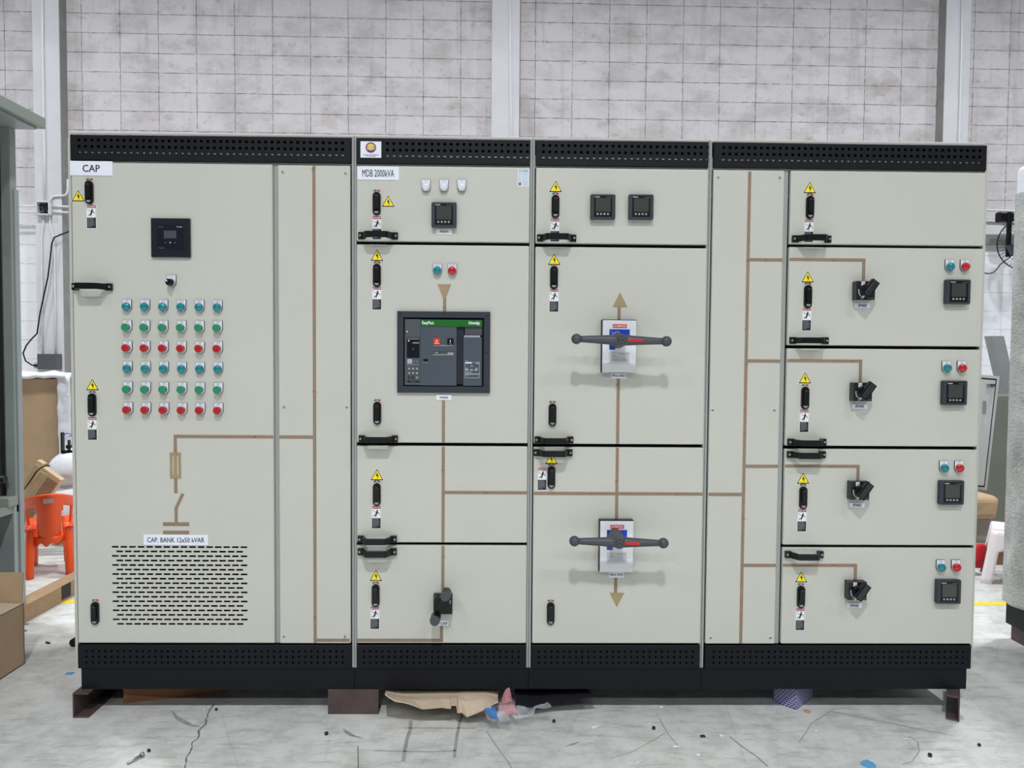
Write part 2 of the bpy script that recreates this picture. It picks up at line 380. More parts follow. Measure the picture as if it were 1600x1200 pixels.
strip([(632, 1138), (660, 1138), (700, 1138), (744, 1138)], 0.006, SCUFF)
strip([(584, 1173), (630, 1174), (670, 1175), (712, 1173)], 0.006, SCUFF)
strip([(536, 1139), (544, 1146), (552, 1150), (566, 1153)], [0.003, 0.02, 0.014, 0.004], SCUFF)
strip([(268, 1110), (276, 1121), (287, 1128), (300, 1134), (312, 1135)], [0.004, 0.016, 0.02, 0.016, 0.006], SCUFF)
strip([(559, 1166), (559.5, 1180), (560, 1215)], 0.004, CRACK)
strip([(954, 1185), (985, 1176), (1008, 1164), (1040, 1145)], 0.004, SCUFF)
strip([(760, 1142), (775, 1165), (795, 1192), (805, 1210)], 0.004, SCUFF)
strip([(1140, 1151), (1160, 1167), (1182, 1182), (1200, 1198)], 0.004, CRACK)
strip([(1060, 1165), (1046, 1150), (1035, 1132), (1030, 1122)], 0.004, SCUFF)
strip([(1300, 1112), (1340, 1120), (1400, 1132), (1490, 1150)], 0.005, SCUFF)
strip([(1248, 1160), (1259, 1145), (1268, 1130), (1303, 1108)], 0.004, SCUFF)
strip([(1420, 1150), (1434, 1160), (1436, 1175), (1425, 1190), (1410, 1195)], 0.004, SCUFF)
strip([(881, 1167), (895, 1163), (906, 1159)], [0.002, 0.012, 0.003], SCUFF)

# ------------------------------------------------------------------ switchgear: reusable meshes (origin on the door face, -Y is out)
def pill(cx, cz, hw, hh, n=10):
    return [(cx + hw * _c(a), cz + (hh - hw) + hw * _s(a)) for a in [math.pi * i / n for i in range(n + 1)]] + \
           [(cx + hw * _c(a), cz - (hh - hw) + hw * _s(a)) for a in [math.pi + math.pi * i / n for i in range(n + 1)]]
def make_lock():
    b = MB(); P = pill(0, 0, 0.0155, 0.0455); Q = pill(0, 0, 0.0135, 0.0435); n = len(P)
    b.add([(p[0], 0, p[1]) for p in P] + [(p[0], -0.008, p[1]) for p in P] + [(p[0], -0.011, p[1]) for p in Q],
          [(i, (i + 1) % n, n + (i + 1) % n, n + i) for i in range(n)] + [(n + i, n + (i + 1) % n, 2 * n + (i + 1) % n, 2 * n + i) for i in range(n)] + [list(range(2 * n, 3 * n))], BLACK)
    b.prism(pill(0, 0.006, 0.0095, 0.030), -0.019, -0.0112, BLACK)
    b.ring(0, 0.022, 0.0065, 0.0085, 0.5, math.pi - 0.5, -0.0193, GREYP)
    b.flat([(0.0085 * _c(a), -0.031 + 0.008 * _s(a)) for a in [math.pi + math.pi * i / 10 for i in range(11)]], -0.0115, KEYG)
    return build('lock', b)
def make_arcs():
    b = MB()
    for s, m in ((1, REDP), (-1, GRNP)):
        a0, a1 = (math.pi / 2 - 0.55, math.pi / 2 - 0.02) if s > 0 else (math.pi / 2 + 0.02, math.pi / 2 + 0.55)
        b.ring(0, -0.012, 0.0225, 0.0305, a0, a1, -0.0006, WHITEP, 8)
        b.ring(0, -0.012, 0.0232, 0.0298, a0 + 0.03, a1 - 0.03, -0.0009, m, 8)
    return build('lock_indicator_sticker', b)
def make_handle():
    b = MB(); H = 0.0135
    out = [(-0.077, 0), (-0.077, -0.012), (-0.062, -0.014), (-0.044, -0.050), (-0.038, -0.056), (0.038, -0.056), (0.044, -0.050), (0.062, -0.014), (0.077, -0.012), (0.077, 0),
           (0.056, 0), (0.048, -0.014), (0.034, -0.044), (-0.034, -0.044), (-0.048, -0.014), (-0.056, 0)]
    # two shells: wide foot pads, slimmer grip
    b.prism([(-0.077, 0), (-0.077, -0.012), (-0.062, -0.014), (-0.053, -0.014), (-0.053, 0)], -H, H, BLACK, 'z')
    b.prism([(0.077, 0), (0.077, -0.012), (0.062, -0.014), (0.053, -0.014), (0.053, 0)], -H, H, BLACK, 'z')
    g = [(-0.066, -0.006), (-0.044, -0.050), (-0.037, -0.056), (0.037, -0.056), (0.044, -0.050), (0.066, -0.006), (0.054, -0.006), (0.034, -0.044), (-0.034, -0.044), (-0.054, -0.006)]
    for seg in ([0, 1, 8, 9], [1, 2, 8], [2, 3, 7, 8], [3, 4, 7], [4, 5, 6, 7]):
        b.prism([g[i] for i in seg], -H * 0.86, H * 0.86, BLACK, 'z')
    for sx in (-1, 1): b.lathe(sx * 0.0695, 0, [(0.0045, -0.012), (0.0045, -0.0155), (0.003, -0.0165)], STEEL, 12)
    return build('door_handle', b)
def tri(cx, cz, h, wd): return [(cx - wd / 2, cz - h / 2), (cx + wd / 2, cz - h / 2), (cx, cz + h / 2)]
def make_warn():
    b = MB(); b.prism([(p[0], p[1]) for p in tri(0, 0.0008, 0.051, 0.0565)], -0.0006, 0, WHITEP)
    b.flat(tri(0, 0, 0.0465, 0.052), -0.0008, INK); b.flat(tri(0, -0.0008, 0.0365, 0.0405), -0.0011, YEL)
    b.flat([(0.002, 0.012), (-0.0045, -0.003), (0.0002, -0.0015), (0.0008, -0.004)], -0.0014, INK)
    b.flat([(-0.0045, -0.003), (0.0045, 0.0008), (0.0058, -0.0002), (0.0015, -0.0118), (0.0042, -0.0108), (0.0008, -0.0162), (-0.0012, -0.0102), (0.0002, -0.0112), (0.0012, -0.0022)][:5] , -0.0014, INK)
    b.flat([(0.0, -0.010), (0.0045, -0.0105), (0.001, -0.0165)], -0.0014, INK)
    return build('warning_sticker', b)
def make_danger():
    b = MB(); W, H = 0.019, 0.0465
    b.box(-W, W, -0.0006, 0, -H, H, WHITEP)
    b.rect(-W + .0016, W - .0016, -H + .0018, H - .0018, -0.0008, INK)
    b.rect(-W + .0022, W - .0022, H - .012, H - .0026, -0.0011, REDP)
    b.text('DANGER', 0.002, H - .0073, 0.0055, -0.0014, WHITEP, bold=0.02, maxw=0.026)
    b.flat(tri(-W + .0052, H - .0075, .005, .005), -0.0014, WHITEP)
    b.rect(-W + .0022, W - .0022, -0.004, H - .013, -0.0011, WHITEP)
    y = -0.0014
    def limb(p, q, t):
        p, q = Vector(p), Vector(q); d = (q - p).normalized(); k = Vector((-d.y, d.x)) * t / 2
        b.flat([tuple(p + k), tuple(q + k), tuple(q - k), tuple(p - k)], y, INK)
    b.disc(0.0035, 0.0265, 0.0032, y, INK, 12)
    limb((0.004, 0.023), (0.0, 0.012), 0.0062)           # trunk
    limb((0.005, 0.0215), (-0.006, 0.0205), 0.0025)      # arm
    limb((0.005, 0.0225), (0.013, 0.012), 0.0025)
    limb((0.001, 0.013), (-0.011, 0.0035), 0.0034)       # legs
    limb((0.0015, 0.013), (-0.003, 0.0015), 0.0034)
    limb((-0.0155, 0.0275), (-0.0105, 0.0275), 0.001); limb((-0.0105, 0.0275), (-0.0125, 0.0245), 0.001); limb((-0.0125, 0.0245), (-0.0065, 0.0225), 0.001)
    random.seed(5)
    for i in range(7):
        z = -0.008 - i * 0.0049
        b.rect(-W + .0042, -W + .0042 + random.uniform(.016, .028), z - .0008, z + .0008, y, KEYG)
    return build('danger_sticker', b)
LOCK, ARCS, HANDLE, WARN, DANGER = make_lock(), make_arcs(), make_handle(), make_warn(), make_danger()

def plate_mesh(txt, y0=-0.003):
    """30 x 50 legend plate: square top, chamfered foot"""
    b = MB(); x, t, m_, bt = 0.0175, 0.0225, -0.012, -0.0235
    b.prism([(-x, t), (-x, m_), (-0.010, bt), (0.010, bt), (x, m_), (x, t)], -0.004, 0, BLACK)
    b.prism([(-x + .0012, t - .0008), (-x + .0012, m_ + .0008), (-0.0094, bt + .001), (0.0094, bt + .001), (x - .0012, m_ + .0008), (x - .0012, t - .0008)], -0.0048, -0.004, WHITE)
    if txt: b.text(txt, 0, 0.0165, 0.0048, -0.0052, INK, maxw=0.026)
    return build('legend_plate', b)
_PL = {}
def legend(txt):
    if txt not in _PL: _PL[txt] = plate_mesh(txt)
    return _PL[txt]
def make_pilot(m):
    b = MB(); b.lathe(0, -0.006, [(0.0148, -0.0048), (0.0152, -0.009), (0.0160, -0.0095)], m, 28)
    b.lathe(0, -0.006, [(0.0160, -0.0095), (0.0160, -0.015), (0.0145, -0.0185), (0.0118, -0.0205), (0.006, -0.0225), (0.0005, -0.023)], m, 28)
    for k in range(3):
        a = math.pi / 2 + (k - 1) * 0.38; b.box(0.0152 * _c(a) - .0009, 0.0152 * _c(a) + .0009, -0.015, -0.010, -0.006 + 0.0152 * _s(a) - .0006, -0.006 + 0.0152 * _s(a) + .0012, WHITEP)
    return build('pilot_lens', b)
def make_push(m, mr):
    b = MB(); b.lathe(0, -0.006, [(0.0125, -0.0048), (0.0125, -0.014), (0.0135, -0.0145), (0.0152, -0.016), (0.0152, -0.0235), (0.0142, -0.025), (0.0128, -0.025)], mr, 28, cap=False)
    b.lathe(0, -0.006, [(0.0128, -0.025), (0.0122, -0.0225), (0.007, -0.0220), (0.0003, -0.0218)], m, 28)
    return build('button_cap', b)
P_TEAL, P_RED, P_WH = make_pilot(TEAL), make_pilot(REDL), make_pilot(WLENS)
B_GRN, B_RED = make_push(GREEN, GREENR), make_push(RED, REDR)
def device(name, cabinet, pos, txt, cap, capname, note=None):
    r = put(name, legend(txt), cabinet, pos)
    c = put(capname, cap, r, pos)
    if note: r['label'] = note
    return r

def make_meter_meshes():
    b = MB(); b.box(-0.048, 0.048, -0.020, 0, -0.048, 0.048, FRAME, 0.003)
    b.box(-0.049, 0.049, -0.024, -0.006, -0.049, 0.049, mat('meter_bezel', (48, 52, 62), 0.45, var=0.04), 0.005)
    b.rect(-0.036, 0.036, -0.040, 0.043, -0.0244, BLACK)
    b.text('Schneider', -0.033, 0.038, 0.0045, -0.0248, WHITEP, align='L', bold=0.02, maxw=0.020)
    b.text('PowerLogic', 0.034, 0.037, 0.0032, -0.0248, KEYG, align='R', maxw=0.030)
    bez = build('bezel', b)
    b = MB(); b.box(-0.029, 0.029, -0.0252, -0.0240, -0.020, 0.033, LCD, 0.0004, 1); scr = build('screen', b)
    b = MB(); b.lathe(0, 0, [(0.0043, -0.0242), (0.0043, -0.0260), (0.0035, -0.0266), (0.0003, -0.0268)], KEYG, 14); key = build('key', b)
    return bez, scr, key
MT = make_meter_meshes()
def meter(cabinet, pos):
    r = put('energy_meter', MT[0], cabinet, pos); put('screen', MT[1], r, pos)
    for k in range(4): put('key', MT[2], r, Vector(pos) + Vector((-0.0215 + k * 0.0135, 0, -0.029)))
    return r
def nameplate(cabinet, px0, px1, py0, py1, txt, h, name='nameplate', bold=0.0, sx=1.0, maxw=None, m=None, y=0.0):
    A, B = at(px0, py1, y), at(px1, py0, y); b = MB(); x0, x1, z0, z1 = A.x, B.x, A.z, B.z
    b.box(x0, x1, y - 0.003, y, z0, z1, m or WHITE, 0.0006, 1)
    b.text(txt, (x0 + x1) / 2, (z0 + z1) / 2, h, y - 0.0034, INK, bold=bold, sx=sx, maxw=maxw)
    return part(name, b, cabinet)

def line(parent, segs, wd=0.0125, m=TAPE, y=-0.0003, name='mimic_line', extra=None):
    b = MB()
    for k_, (xa, za, xb, zb) in enumerate(segs):
        y = -0.0003 - 0.00012 * k_
        if xa == xb: b.box(xa - wd / 2, xa + wd / 2, y - 0.0007, y, min(za, zb), max(za, zb), m)
        elif za == zb: b.box(min(xa, xb), max(xa, xb), y - 0.0007, y, za - wd / 2, za + wd / 2, m)
        else:
            p, q = Vector((xa, za)), Vector((xb, zb)); d = (q - p).normalized(); k = Vector((-d.y, d.x)) * wd / 2
            b.prism([tuple(p + k), tuple(q + k), tuple(q - k), tuple(p - k)], y - 0.0007, y, m)
    if extra: extra(b)
    return part(name, b, parent)
def marks(b, spots, seed=1):
    rnd = random.Random(seed); m = mat('pen_mark', (92, 58, 50), 0.7, var=0.1)
    for (x, z) in spots:
        for k in range(4):
            p = Vector((x + rnd.uniform(-.008, .008), z + rnd.uniform(-.004, .004))); q = p + Vector((rnd.uniform(-.007, .007), rnd.uniform(-.005, .005)))
            d = (q - p).normalized(); n = Vector((-d.y, d.x)) * 0.0007
            b.flat([tuple(p + n), tuple(q + n), tuple(q - n), tuple(p - n)], -0.0013, m)

# ------------------------------------------------------------------ cabinets
ROOT = {}
def grille_rows(x0, n, pitch, zs, h):
    return [(z - h / 2, z + h / 2, [(x0 + k * pitch - h / 2, x0 + k * pitch + h / 2) for k in range(n)]) for z in zs]
def cabinet(k, a, b_, label, gx, post=None, top_n=42, tx=None, left_out=False, right_out=False):
    r = thing('switchgear_cabinet', label, 'electrical cabinet', ((a + b_) / 2, 0.45, 0.1), 'cabinets of the switchboard line-up')
    ROOT[k] = r; D = 0.9
    e = MB(); t = 0.0095
    xl0, xl1 = (a - 0.012, a) if left_out else (a + 0.0006, a + t)
    xr0, xr1 = (b_, b_ + 0.012) if right_out else (b_ - t, b_ - 0.0006)
    zt = 2.278
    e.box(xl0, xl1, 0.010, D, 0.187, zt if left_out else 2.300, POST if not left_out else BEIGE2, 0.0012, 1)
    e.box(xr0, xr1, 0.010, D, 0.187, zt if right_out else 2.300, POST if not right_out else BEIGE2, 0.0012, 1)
    e.box(a + 0.0005, b_ - 0.0005, 0.012, D, 2.294, 2.306, BEIGE, 0.003)              # roof
    e.box(xl1, xr0, D - 0.004, D, 0.187, 2.294, BEIGE)                      # back
    e.box(xl1, xr0, 0.03, D, 0.187, 0.19, DARK)
    e.box(xl1, xr0, 0.018, 0.020, 2.186, 2.2365, BEIGE2)                     # rail behind the grille
    e.box(xl1, xr0, 0.022, 0.058, 2.186, 2.19, GASK_SHADE); e.box(xl1, xr0, 0.022, 0.058, 0.284, 0.289, GASK_SHADE)
    e.box(xl1, xr0, 0.09, 0.094, 2.2, 2.294, DARK)
    e.box(xl1, xr0, 0.06, 0.064, 0.19, 0.284, DARK)
    e.box(xl1, xr0, 0.5, 0.505, 0.289, 2.186, DARK)
    for q in (xl1, xr0 - .002): e.box(q, q + .002, 0.022, 0.3, 2.19, 2.294, DARK)  # dark liners added to keep stray light out of the grille holes
    e.box(xl1, xr0, 0.022, 0.3, 2.290, 2.2935, DARK)
    if post:
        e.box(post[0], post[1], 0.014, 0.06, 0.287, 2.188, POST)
    part('enclosure', e, r)
    p = MB(); pa = a + (0.012 if left_out else 0.001); pb = b_ - (0.012 if right_out else 0.0002)
    p.box(pa, pb, 0.008, D, 0.1, 0.187, NAVY, 0.0008, 1); part('plinth', p, r)
    x0, x1 = gx
    g = MB(); tx0 = tx or (x0 + 0.035); tn = top_n
    g.plate(x0, x1, 0.0, 0.014, 2.1935, 2.292, grille_rows(tx0, tn, 0.02485, [2.2205, 2.2455, 2.2705], 0.0105), NAVY, 0.002)
    part('ventilation_grille', g, r)
    g = MB(); n = int((x1 - x0 - 0.05) / 0.0248) + 1; bx = (x0 + x1) / 2 - (n - 1) * 0.0248 / 2
    g.plate(x0, x1, 0.0, 0.014, 0.187, 0.2825, grille_rows(bx, n, 0.0248, [0.2115, 0.2345, 0.2575], 0.0078), NAVY, 0.002)
    part('ventilation_grille', g, r)
    return r
cabinet(1, 0, 1.1, 'leftmost wide beige capacitor cabinet marked CAP with rows of push buttons and vent slots', (0.003, 1.0895), post=(0.7855, 0.8025), top_n=42, tx=0.038, left_out=True)
cabinet(2, 1.1, 1.8, 'narrow beige cabinet marked MDB 2000kVA with a large grey circuit breaker in its door', (1.1105, 1.7895), top_n=23, tx=1.232)
cabinet(3, 1.8, 2.5, 'narrow beige cabinet with two long grey ball-ended switch levers and two square meters on top', (1.812, 2.493), top_n=27, tx=1.842)
cabinet(4, 2.5, 3.6, 'rightmost wide beige cabinet with five stacked doors and four black rotary switches', (2.513, 3.6), post=(2.7965, 2.8155), top_n=42, tx=2.552, right_out=True)

def door(k, x0, x1, z0, z1, label=None, rows=None):
    b = MB()
    if rows: b.plate(x0, x1, 0.0, 0.020, z0, z1, rows, BEIGE, 0.0035, 0.003)
    else: b.box(x0, x1, 0.0, 0.020, z0, z1, BEIGE, 0.0045, 3)
    # black strips behind the rim, added to stand for shade in the door gaps
    for q in ((x0 + .004, x1 - .004, z1 - .02, z1 + .004), (x0 + .004, x1 - .004, z0 - .004, z0 + .02)): b.box(q[0], q[1], 0.021, 0.028, q[2], q[3], GASK_SHADE)
    o = part('door', b, ROOT[k]); 
    if label: o['label'] = label
    return o
def fit_door(d, locks=(), arcs=True, warns=(), dangers=(), handles=()):
    for p in locks:
        P = at(*p); put('lock', LOCK, d, P)
        q = Vector((P.x, 0, P.z + 0.038)); put('lock_indicator_sticker', ARCS, d, q + Vector((0, 0, 0.0)))
    for p in warns: put('warning_sticker', WARN, d, at(*p))
    for p in dangers: put('danger_sticker', DANGER, d, at(*p))
    for p in handles: put('door_handle', HANDLE, d, at(*p))

# vents of the capacitor door
rows = []
nrow = 18; zt = at(280, 854.8).z; zb = at(280, 975).z; xa0 = at(180, 854).x; pit = (at(381, 856).x - xa0) / 15
for i in range(nrow):
    z = zb + (zt - zb) * i / (nrow - 1); even = (nrow - 1 - i) % 2 == 0
    xs = [xa0 + pit * j + (0 if even else pit / 2) for j in range(16 if even else 15)]
    rows.append((z - 0.0037, z + 0.0037, [(x - 0.0132, x + 0.0132) for x in xs]))
D1 = door(1, 0.006, 0.784, 0.290, 2.185, rows=rows)
fit_door(D1, [(140.2, 301), (144.8, 632.5), (149.3, 957.5)], warns=[(122.4, 305.5), (144.6, 600.6)], dangers=[(142.9, 338.5), (144.3, 669.5)], handles=[(145.5, 448.5)])
N1 = None
def cover(k, x0, x1, z0, z1, screws):
    b = MB(); b.box(x0, x1, 0.0, 0.018, z0, z1, BEIGE, 0.0030, 2); o = part('cover_panel', b, ROOT[k])
    for p in screws:
        P = at(*p); s_ = MB(); s_.lathe(P.x, P.z, [(0.0075, 0), (0.0075, -0.0012), (0.006, -0.002)], mat('screw_cup', (205, 207, 203), 0.4, var=0.02), 18)
        s_.lathe(P.x, P.z, [(0.0045, -0.002), (0.0045, -0.0032), (0.0025, -0.0038)], STEEL, 14); s_.disc(P.x, P.z, 0.0018, -0.0040, INK, 6)
        part('screw', s_, o)
    return o
N1 = cover(1, 0.8055, 1.0865, 0.290, 2.183, [(442, 269), (540, 271), (444.5, 636), (542, 636), (444, 994), (539, 994)])
N4 = cover(4, 2.5135, 2.7945, 0.290, 2.184, [(1121.5, 277.3), (1218, 278), (1113, 640.5), (1209.5, 641), (1110, 996), (1203.5, 996)])
D2A = door(2, 1.1115, 1.7895, 1.891, 2.1845); D2B = door(2, 1.1115, 1.7895, 1.0975, 1.8785); D2C = door(2, 1.1115, 1.7895, 0.698, 1.0845); D2D = door(2, 1.1115, 1.7895, 0.2905, 0.6865)
D3A = door(3, 1.8135, 2.493, 1.8895, 2.1845); D3B = door(3, 1.8135, 2.493, 1.0965, 1.876); D3C = door(3, 1.8135, 2.493, 0.2905, 1.0835)
D4 = [door(4, 2.820, 3.5995, a, c) for a, c in ((1.896, 2.185), (1.496, 1.885), (1.094, 1.4835), (0.6935, 1.081), (0.290, 0.682))]
fit_door(D2A, [(588.8, 318.4)], warns=[(606.6, 314)], dangers=[(588.8, 356)], handles=[(591.3, 369)])
fit_door(D2B, [(589.2, 430.4), (589.7, 645.4)], warns=[(589.2, 398.5)], dangers=[(588.8, 466)], handles=[(591.7, 685.3)])
fit_door(D2C, [(589, 772.3)], warns=[(589.1, 741.4)], dangers=[(588, 808)], handles=[(590, 841.8)])
fit_door(D2D, [(587.2, 930)], warns=[(587.4, 898.7)], dangers=[(585.7, 965.3)], handles=[(590, 861.2)])
fit_door(D3A, [(867.8, 323)], warns=[(868.2, 291)], dangers=[(867, 359.5)], handles=[(869.5, 372.5)])
fit_door(D3B, [(865.5, 433.8), (863.1, 648)], warns=[(866, 404.8)], dangers=[(865.6, 469.3)], handles=[(865.3, 687)])
fit_door(D3C, [(861.4, 745.6), (860.3, 958)], warns=[(861.4, 716)], dangers=[(847, 748)], handles=[(864, 706.8)])
fit_door(D4[0], [(1265, 324.4)], warns=[(1265.3, 292.7)], dangers=[(1263.6, 360.5)], handles=[(1267, 374)])
fit_door(D4[1], [(1261.7, 463.4)], warns=[(1262, 432.3)], dangers=[(1260.2, 498.7)], handles=[(1263, 532.3)])
fit_door(D4[2], [(1257.4, 621.8)], warns=[(1257.8, 590)], dangers=[(1256.4, 657.6)], handles=[(1259.6, 690.4)])
fit_door(D4[3], [(1254.4, 777.4)], warns=[(1254.9, 746.8)], dangers=[(1252.8, 813)], handles=[(1258.7, 709.8)])
fit_door(D4[4], [(1251, 932)], warns=[(1251.9, 900.9)], dangers=[(1250, 967.4)], handles=[(1255.4, 865.6)])

# --- cabinet 1 devices
C1 = ROOT[1]
p00 = at(199.3, 477.0); p05 = at(340.9, 479.3); p50 = at(200.8, 637.6)
for r in range(6):
    for c in range(6):
        x = p00.x + (p05.x - p00.x) * c / 5; z = p00.z + (p50.z - p00.z) * r / 5
        n = c + 1 + (6 if r >= 3 else 0); k = r % 3
        if k == 0: device('pilot_lamp', C1, Vector((x, 0, z)), 'CAP %d' % n, P_TEAL, 'lamp_lens')
        elif k == 1: device('push_button', C1, Vector((x, 0, z)), 'ON', B_GRN, 'button_cap', 'green push button')
        else: device('push_button', C1, Vector((x, 0, z)), 'OFF', B_RED, 'button_cap', 'red push button')
# relay
P = at(268.3, 372.2); b = MB(); b.box(P.x - .0755, P.x + .0755, -0.012, 0, P.z - .0755, P.z + .0755, mat('relay_black', (27, 29, 38), 0.3, var=0.04), 0.002)
b.ring(P.x, P.z, 0.0001, 0.0002, 0, 1, -0.0122, BLACK, 2)
b.box(P.x - .050, P.x + .050, -0.0135, -0.012, P.z - .046, P.z + .050, mat('relay_face', (22, 24, 36), 0.25, var=0.04), 0.0008, 1)
b.text('Schneider', P.x - .046, P.z + .042, 0.0045, -0.0138, GREENR, align='L', maxw=0.020); b.text('VPL12N', P.x + .046, P.z + .042, 0.0045, -0.0138, WHITEP, align='R', maxw=0.022)
b.text('VarPlus Logic', P.x - .046, P.z - .040, 0.0030, -0.0138, KEYG, align='L', maxw=0.038)
for dx in (-.0185, .0, .0185): b.disc(P.x + dx, P.z - .019, 0.0035 if dx == 0 else 0.0018, -0.0138, KEYG, 12)
rel = part('power_factor_relay', b, C1)
b = MB(); b.box(P.x - .024, P.x + .024, -0.0142, -0.0135, P.z - .003, P.z + .027, LCDB); part('screen', b, rel)
# selector
P = at(268.7, 438.6); sel = put('selector_switch', legend('M  0  A'), C1, P)
b = MB(); z = -0.008; b.lathe(0, z, [(0.015, -0.0048), (0.015, -0.014), (0.0135, -0.016)], STEEL, 24)
b.lathe(0, z, [(0.0135, -0.016), (0.0130, -0.030), (0.011, -0.032)], BLACK, 24)
b.T = Matrix.Translation((0, 0, z)) @ Matrix.Rotation(R_(-42), 4, 'Y'); b.box(-0.0045, 0.0045, -0.040, -0.030, -0.0125, 0.0125, BLACK, 0.001, 1); b.box(-0.0022, 0.0022, -0.0405, -0.0395, 0.002, 0.0125, WHITEP)
b.T = None; put('selector_knob', build('selector_knob', b), sel, P)
nameplate(C1, 110, 176.3, 252.3, 274.3, 'CAP', 0.0275, sx=0.92, bold=0.012)
nameplate(C1, 224.9, 325.5, 835.5, 851.3, 'CAP. BANK 12x50 kVAR', 0.0195, bold=0.012, maxw=0.225)
# mimic of cabinet 1
zc = at(274, 681.8).z; xv = at(274, 695).x
def sym(b):
    z1, z0 = at(274, 707).z, at(274, 747.5).z; x0, x1 = at(265.7, 727).x, at(282.7, 727).x; t = 0.0095; kk = 0
    for q in ((x0, x1, z1 - .013, z1), (x0, x1, z0, z0 + .013), (x0, x0 + t, z0, z1), (x1 - t, x1, z0, z1), ((x0 + x1) / 2 - .006, (x0 + x1) / 2 + .006, z0, z1)):
        kk += 1; b.box(q[0], q[1], -0.0016 - kk * .00012, -0.0009, q[2], q[3], TAPEL)
    marks(b, [(at(362, 681).x, zc), (at(400, 681.7).x, zc)])
line(D1, [(xv, at(274, 707).z, xv, zc + 0.006), (xv - 0.006, zc, 0.783, zc), (at(274.8, 760).x, at(274, 747).z, at(274.8, 760).x, at(274, 770.5).z)], extra=sym)
xq = at(275.3, 805).x
line(D1, [(xq, at(275, 816).z, xq, at(275, 793).z), (xq - 0.001, at(275, 795).z, at(285.7, 771).x, at(285.7, 771.5).z)])
for yy in (819, 832):
    z = at(275, yy).z; line(D1, [(at(254.8, yy).x, z, at(295.6, yy).x, z)], wd=0.0145)
zb = at(520, 1000.3).z
line(N1, [(0.9455, 0.292, 0.9455, 2.180), (0.807, zc, 0.9455, zc), (0.9455, zb, 1.083, zb)], extra=lambda b: marks(b, [(0.9455, 2.17), (0.9455, 1.30), (0.9455, 0.40), (0.99, zb), (1.06, zb)], 7))

# --- cabinet 2 devices
C2 = ROOT[2]
for px, t in ((665.9, 'R'), (693.8, 'S'), (721.5, 'T')): device('pilot_lamp', C2, at(px, 290.2), t, P_WH, 'lamp_lens')
device('pilot_lamp', C2, at(683.6, 420.7), 'ACB ON', P_TEAL, 'lamp_lens', 'teal pilot lamp'); device('pilot_lamp', C2, at(706.8, 421), 'ACB OFF', P_RED, 'lamp_lens', 'red pilot lamp')
meter(C2, at(694.3, 337))
nameplate(C2, 558.6, 623.6, 260.8, 281, 'MDB 2000kVA', 0.0275, maxw=0.124, bold=0.010)
nameplate(C2, 681.8, 706.2, 358, 366, 'MAIN', 0.0095, bold=0.02); nameplate(C2, 681.8, 705.6, 616.7, 625.2, 'MAIN', 0.0095, bold=0.02)
A, B = at(563.3, 246.3), at(595.8, 221.2); b = MB(); b.box(A.x, B.x, -0.001, 0, A.z, B.z, WHITE)
cx, cz = (A.x + B.x) / 2, (A.z + B.z) / 2 + .0075; y = -.0014
b.disc(cx, cz, 0.0205, y, mat('logo_plum', (142, 52, 84), 0.5, var=0.1, vscale=90), 32); b.disc(cx, cz, 0.0150, y - .0003, mat('logo_cream', (240, 206, 120), 0.5, var=0.05), 28)
b.disc(cx, cz + .002, 0.0098, y - .0006, mat('logo_yellow', (204, 206, 76), 0.5, var=0.15, vscale=200), 24)
b.ring(cx, cz, 0.012, 0.0165, math.pi + .55, 2 * math.pi - .55, y - .0006, mat('logo_purple', (76, 38, 140), 0.5, var=0.1), 14)
b.rect(cx - .0115, cx + .0115, cz - .0095, cz - .0065, y - .0009, mat('logo_lilac', (170, 160, 220), 0.5, var=0.05))
for sx in (-1, 1): b.disc(cx + sx * .0108, cz + .0006, .0026, y - .0007, mat('logo_rust', (176, 96, 60), 0.5, var=0.05), 10)
b.text('ELECTRIC SWITCHBOARD', cx, A.z + .0105, 0.0038, y, INK, bold=0.02, maxw=0.058); b.text('TEL. 02 000 0000', cx, A.z + .0050, 0.0036, y, INK, bold=0.02, maxw=0.048)
part('maker_sticker', b, C2)
A, B = at(808.6, 291.7), at(826.9, 263.9); b = MB(); LB = mat('label_blue_white', (214, 226, 238), 0.5, var=0.02); b.box(A.x, B.x, -0.0008, 0, A.z, B.z, LB)
def zz(f_): return A.z + (B.z - A.z) * f_
def xx(f_): return A.x + (B.x - A.x) * f_
for f_ in (0.30, 0.74, 0.985): b.rect(xx(.05), xx(.95), zz(f_) - .0006, zz(f_) + .0002, -.001, SLATE)
b.text('QC PASSED', xx(.52), zz(.87), 0.0062, -.0011, SLATE, bold=0.02, maxw=0.036)
rnd = random.Random(2)
for j, f_ in enumerate((.66, .53, .40)):
    b.rect(xx(.08), xx(.27), zz(f_) - .0006, zz(f_) + .0006, -.001, INK)
    for q in range(5):
        x = xx(.38 + q * .1); b.flat([(x, zz(f_) - .002), (x + .001, zz(f_) - .002), (x + .0035, zz(f_) + .0025), (x + .0025, zz(f_) + .0025)], -.001, FRAME)
b.disc(xx(.2), zz(.15), .0062, -.0011, mat('seal_brown', (74, 62, 62), 0.5, var=0.1), 10); b.disc(xx(.2), zz(.15), .003, -.0013, KEYG, 10)
for f_ in (.22, .14, .07): b.rect(xx(.42), xx(.88), zz(f_) - .0007, zz(f_) + .0003, -.001, GREENR)
part('inspection_sticker', b, C2)

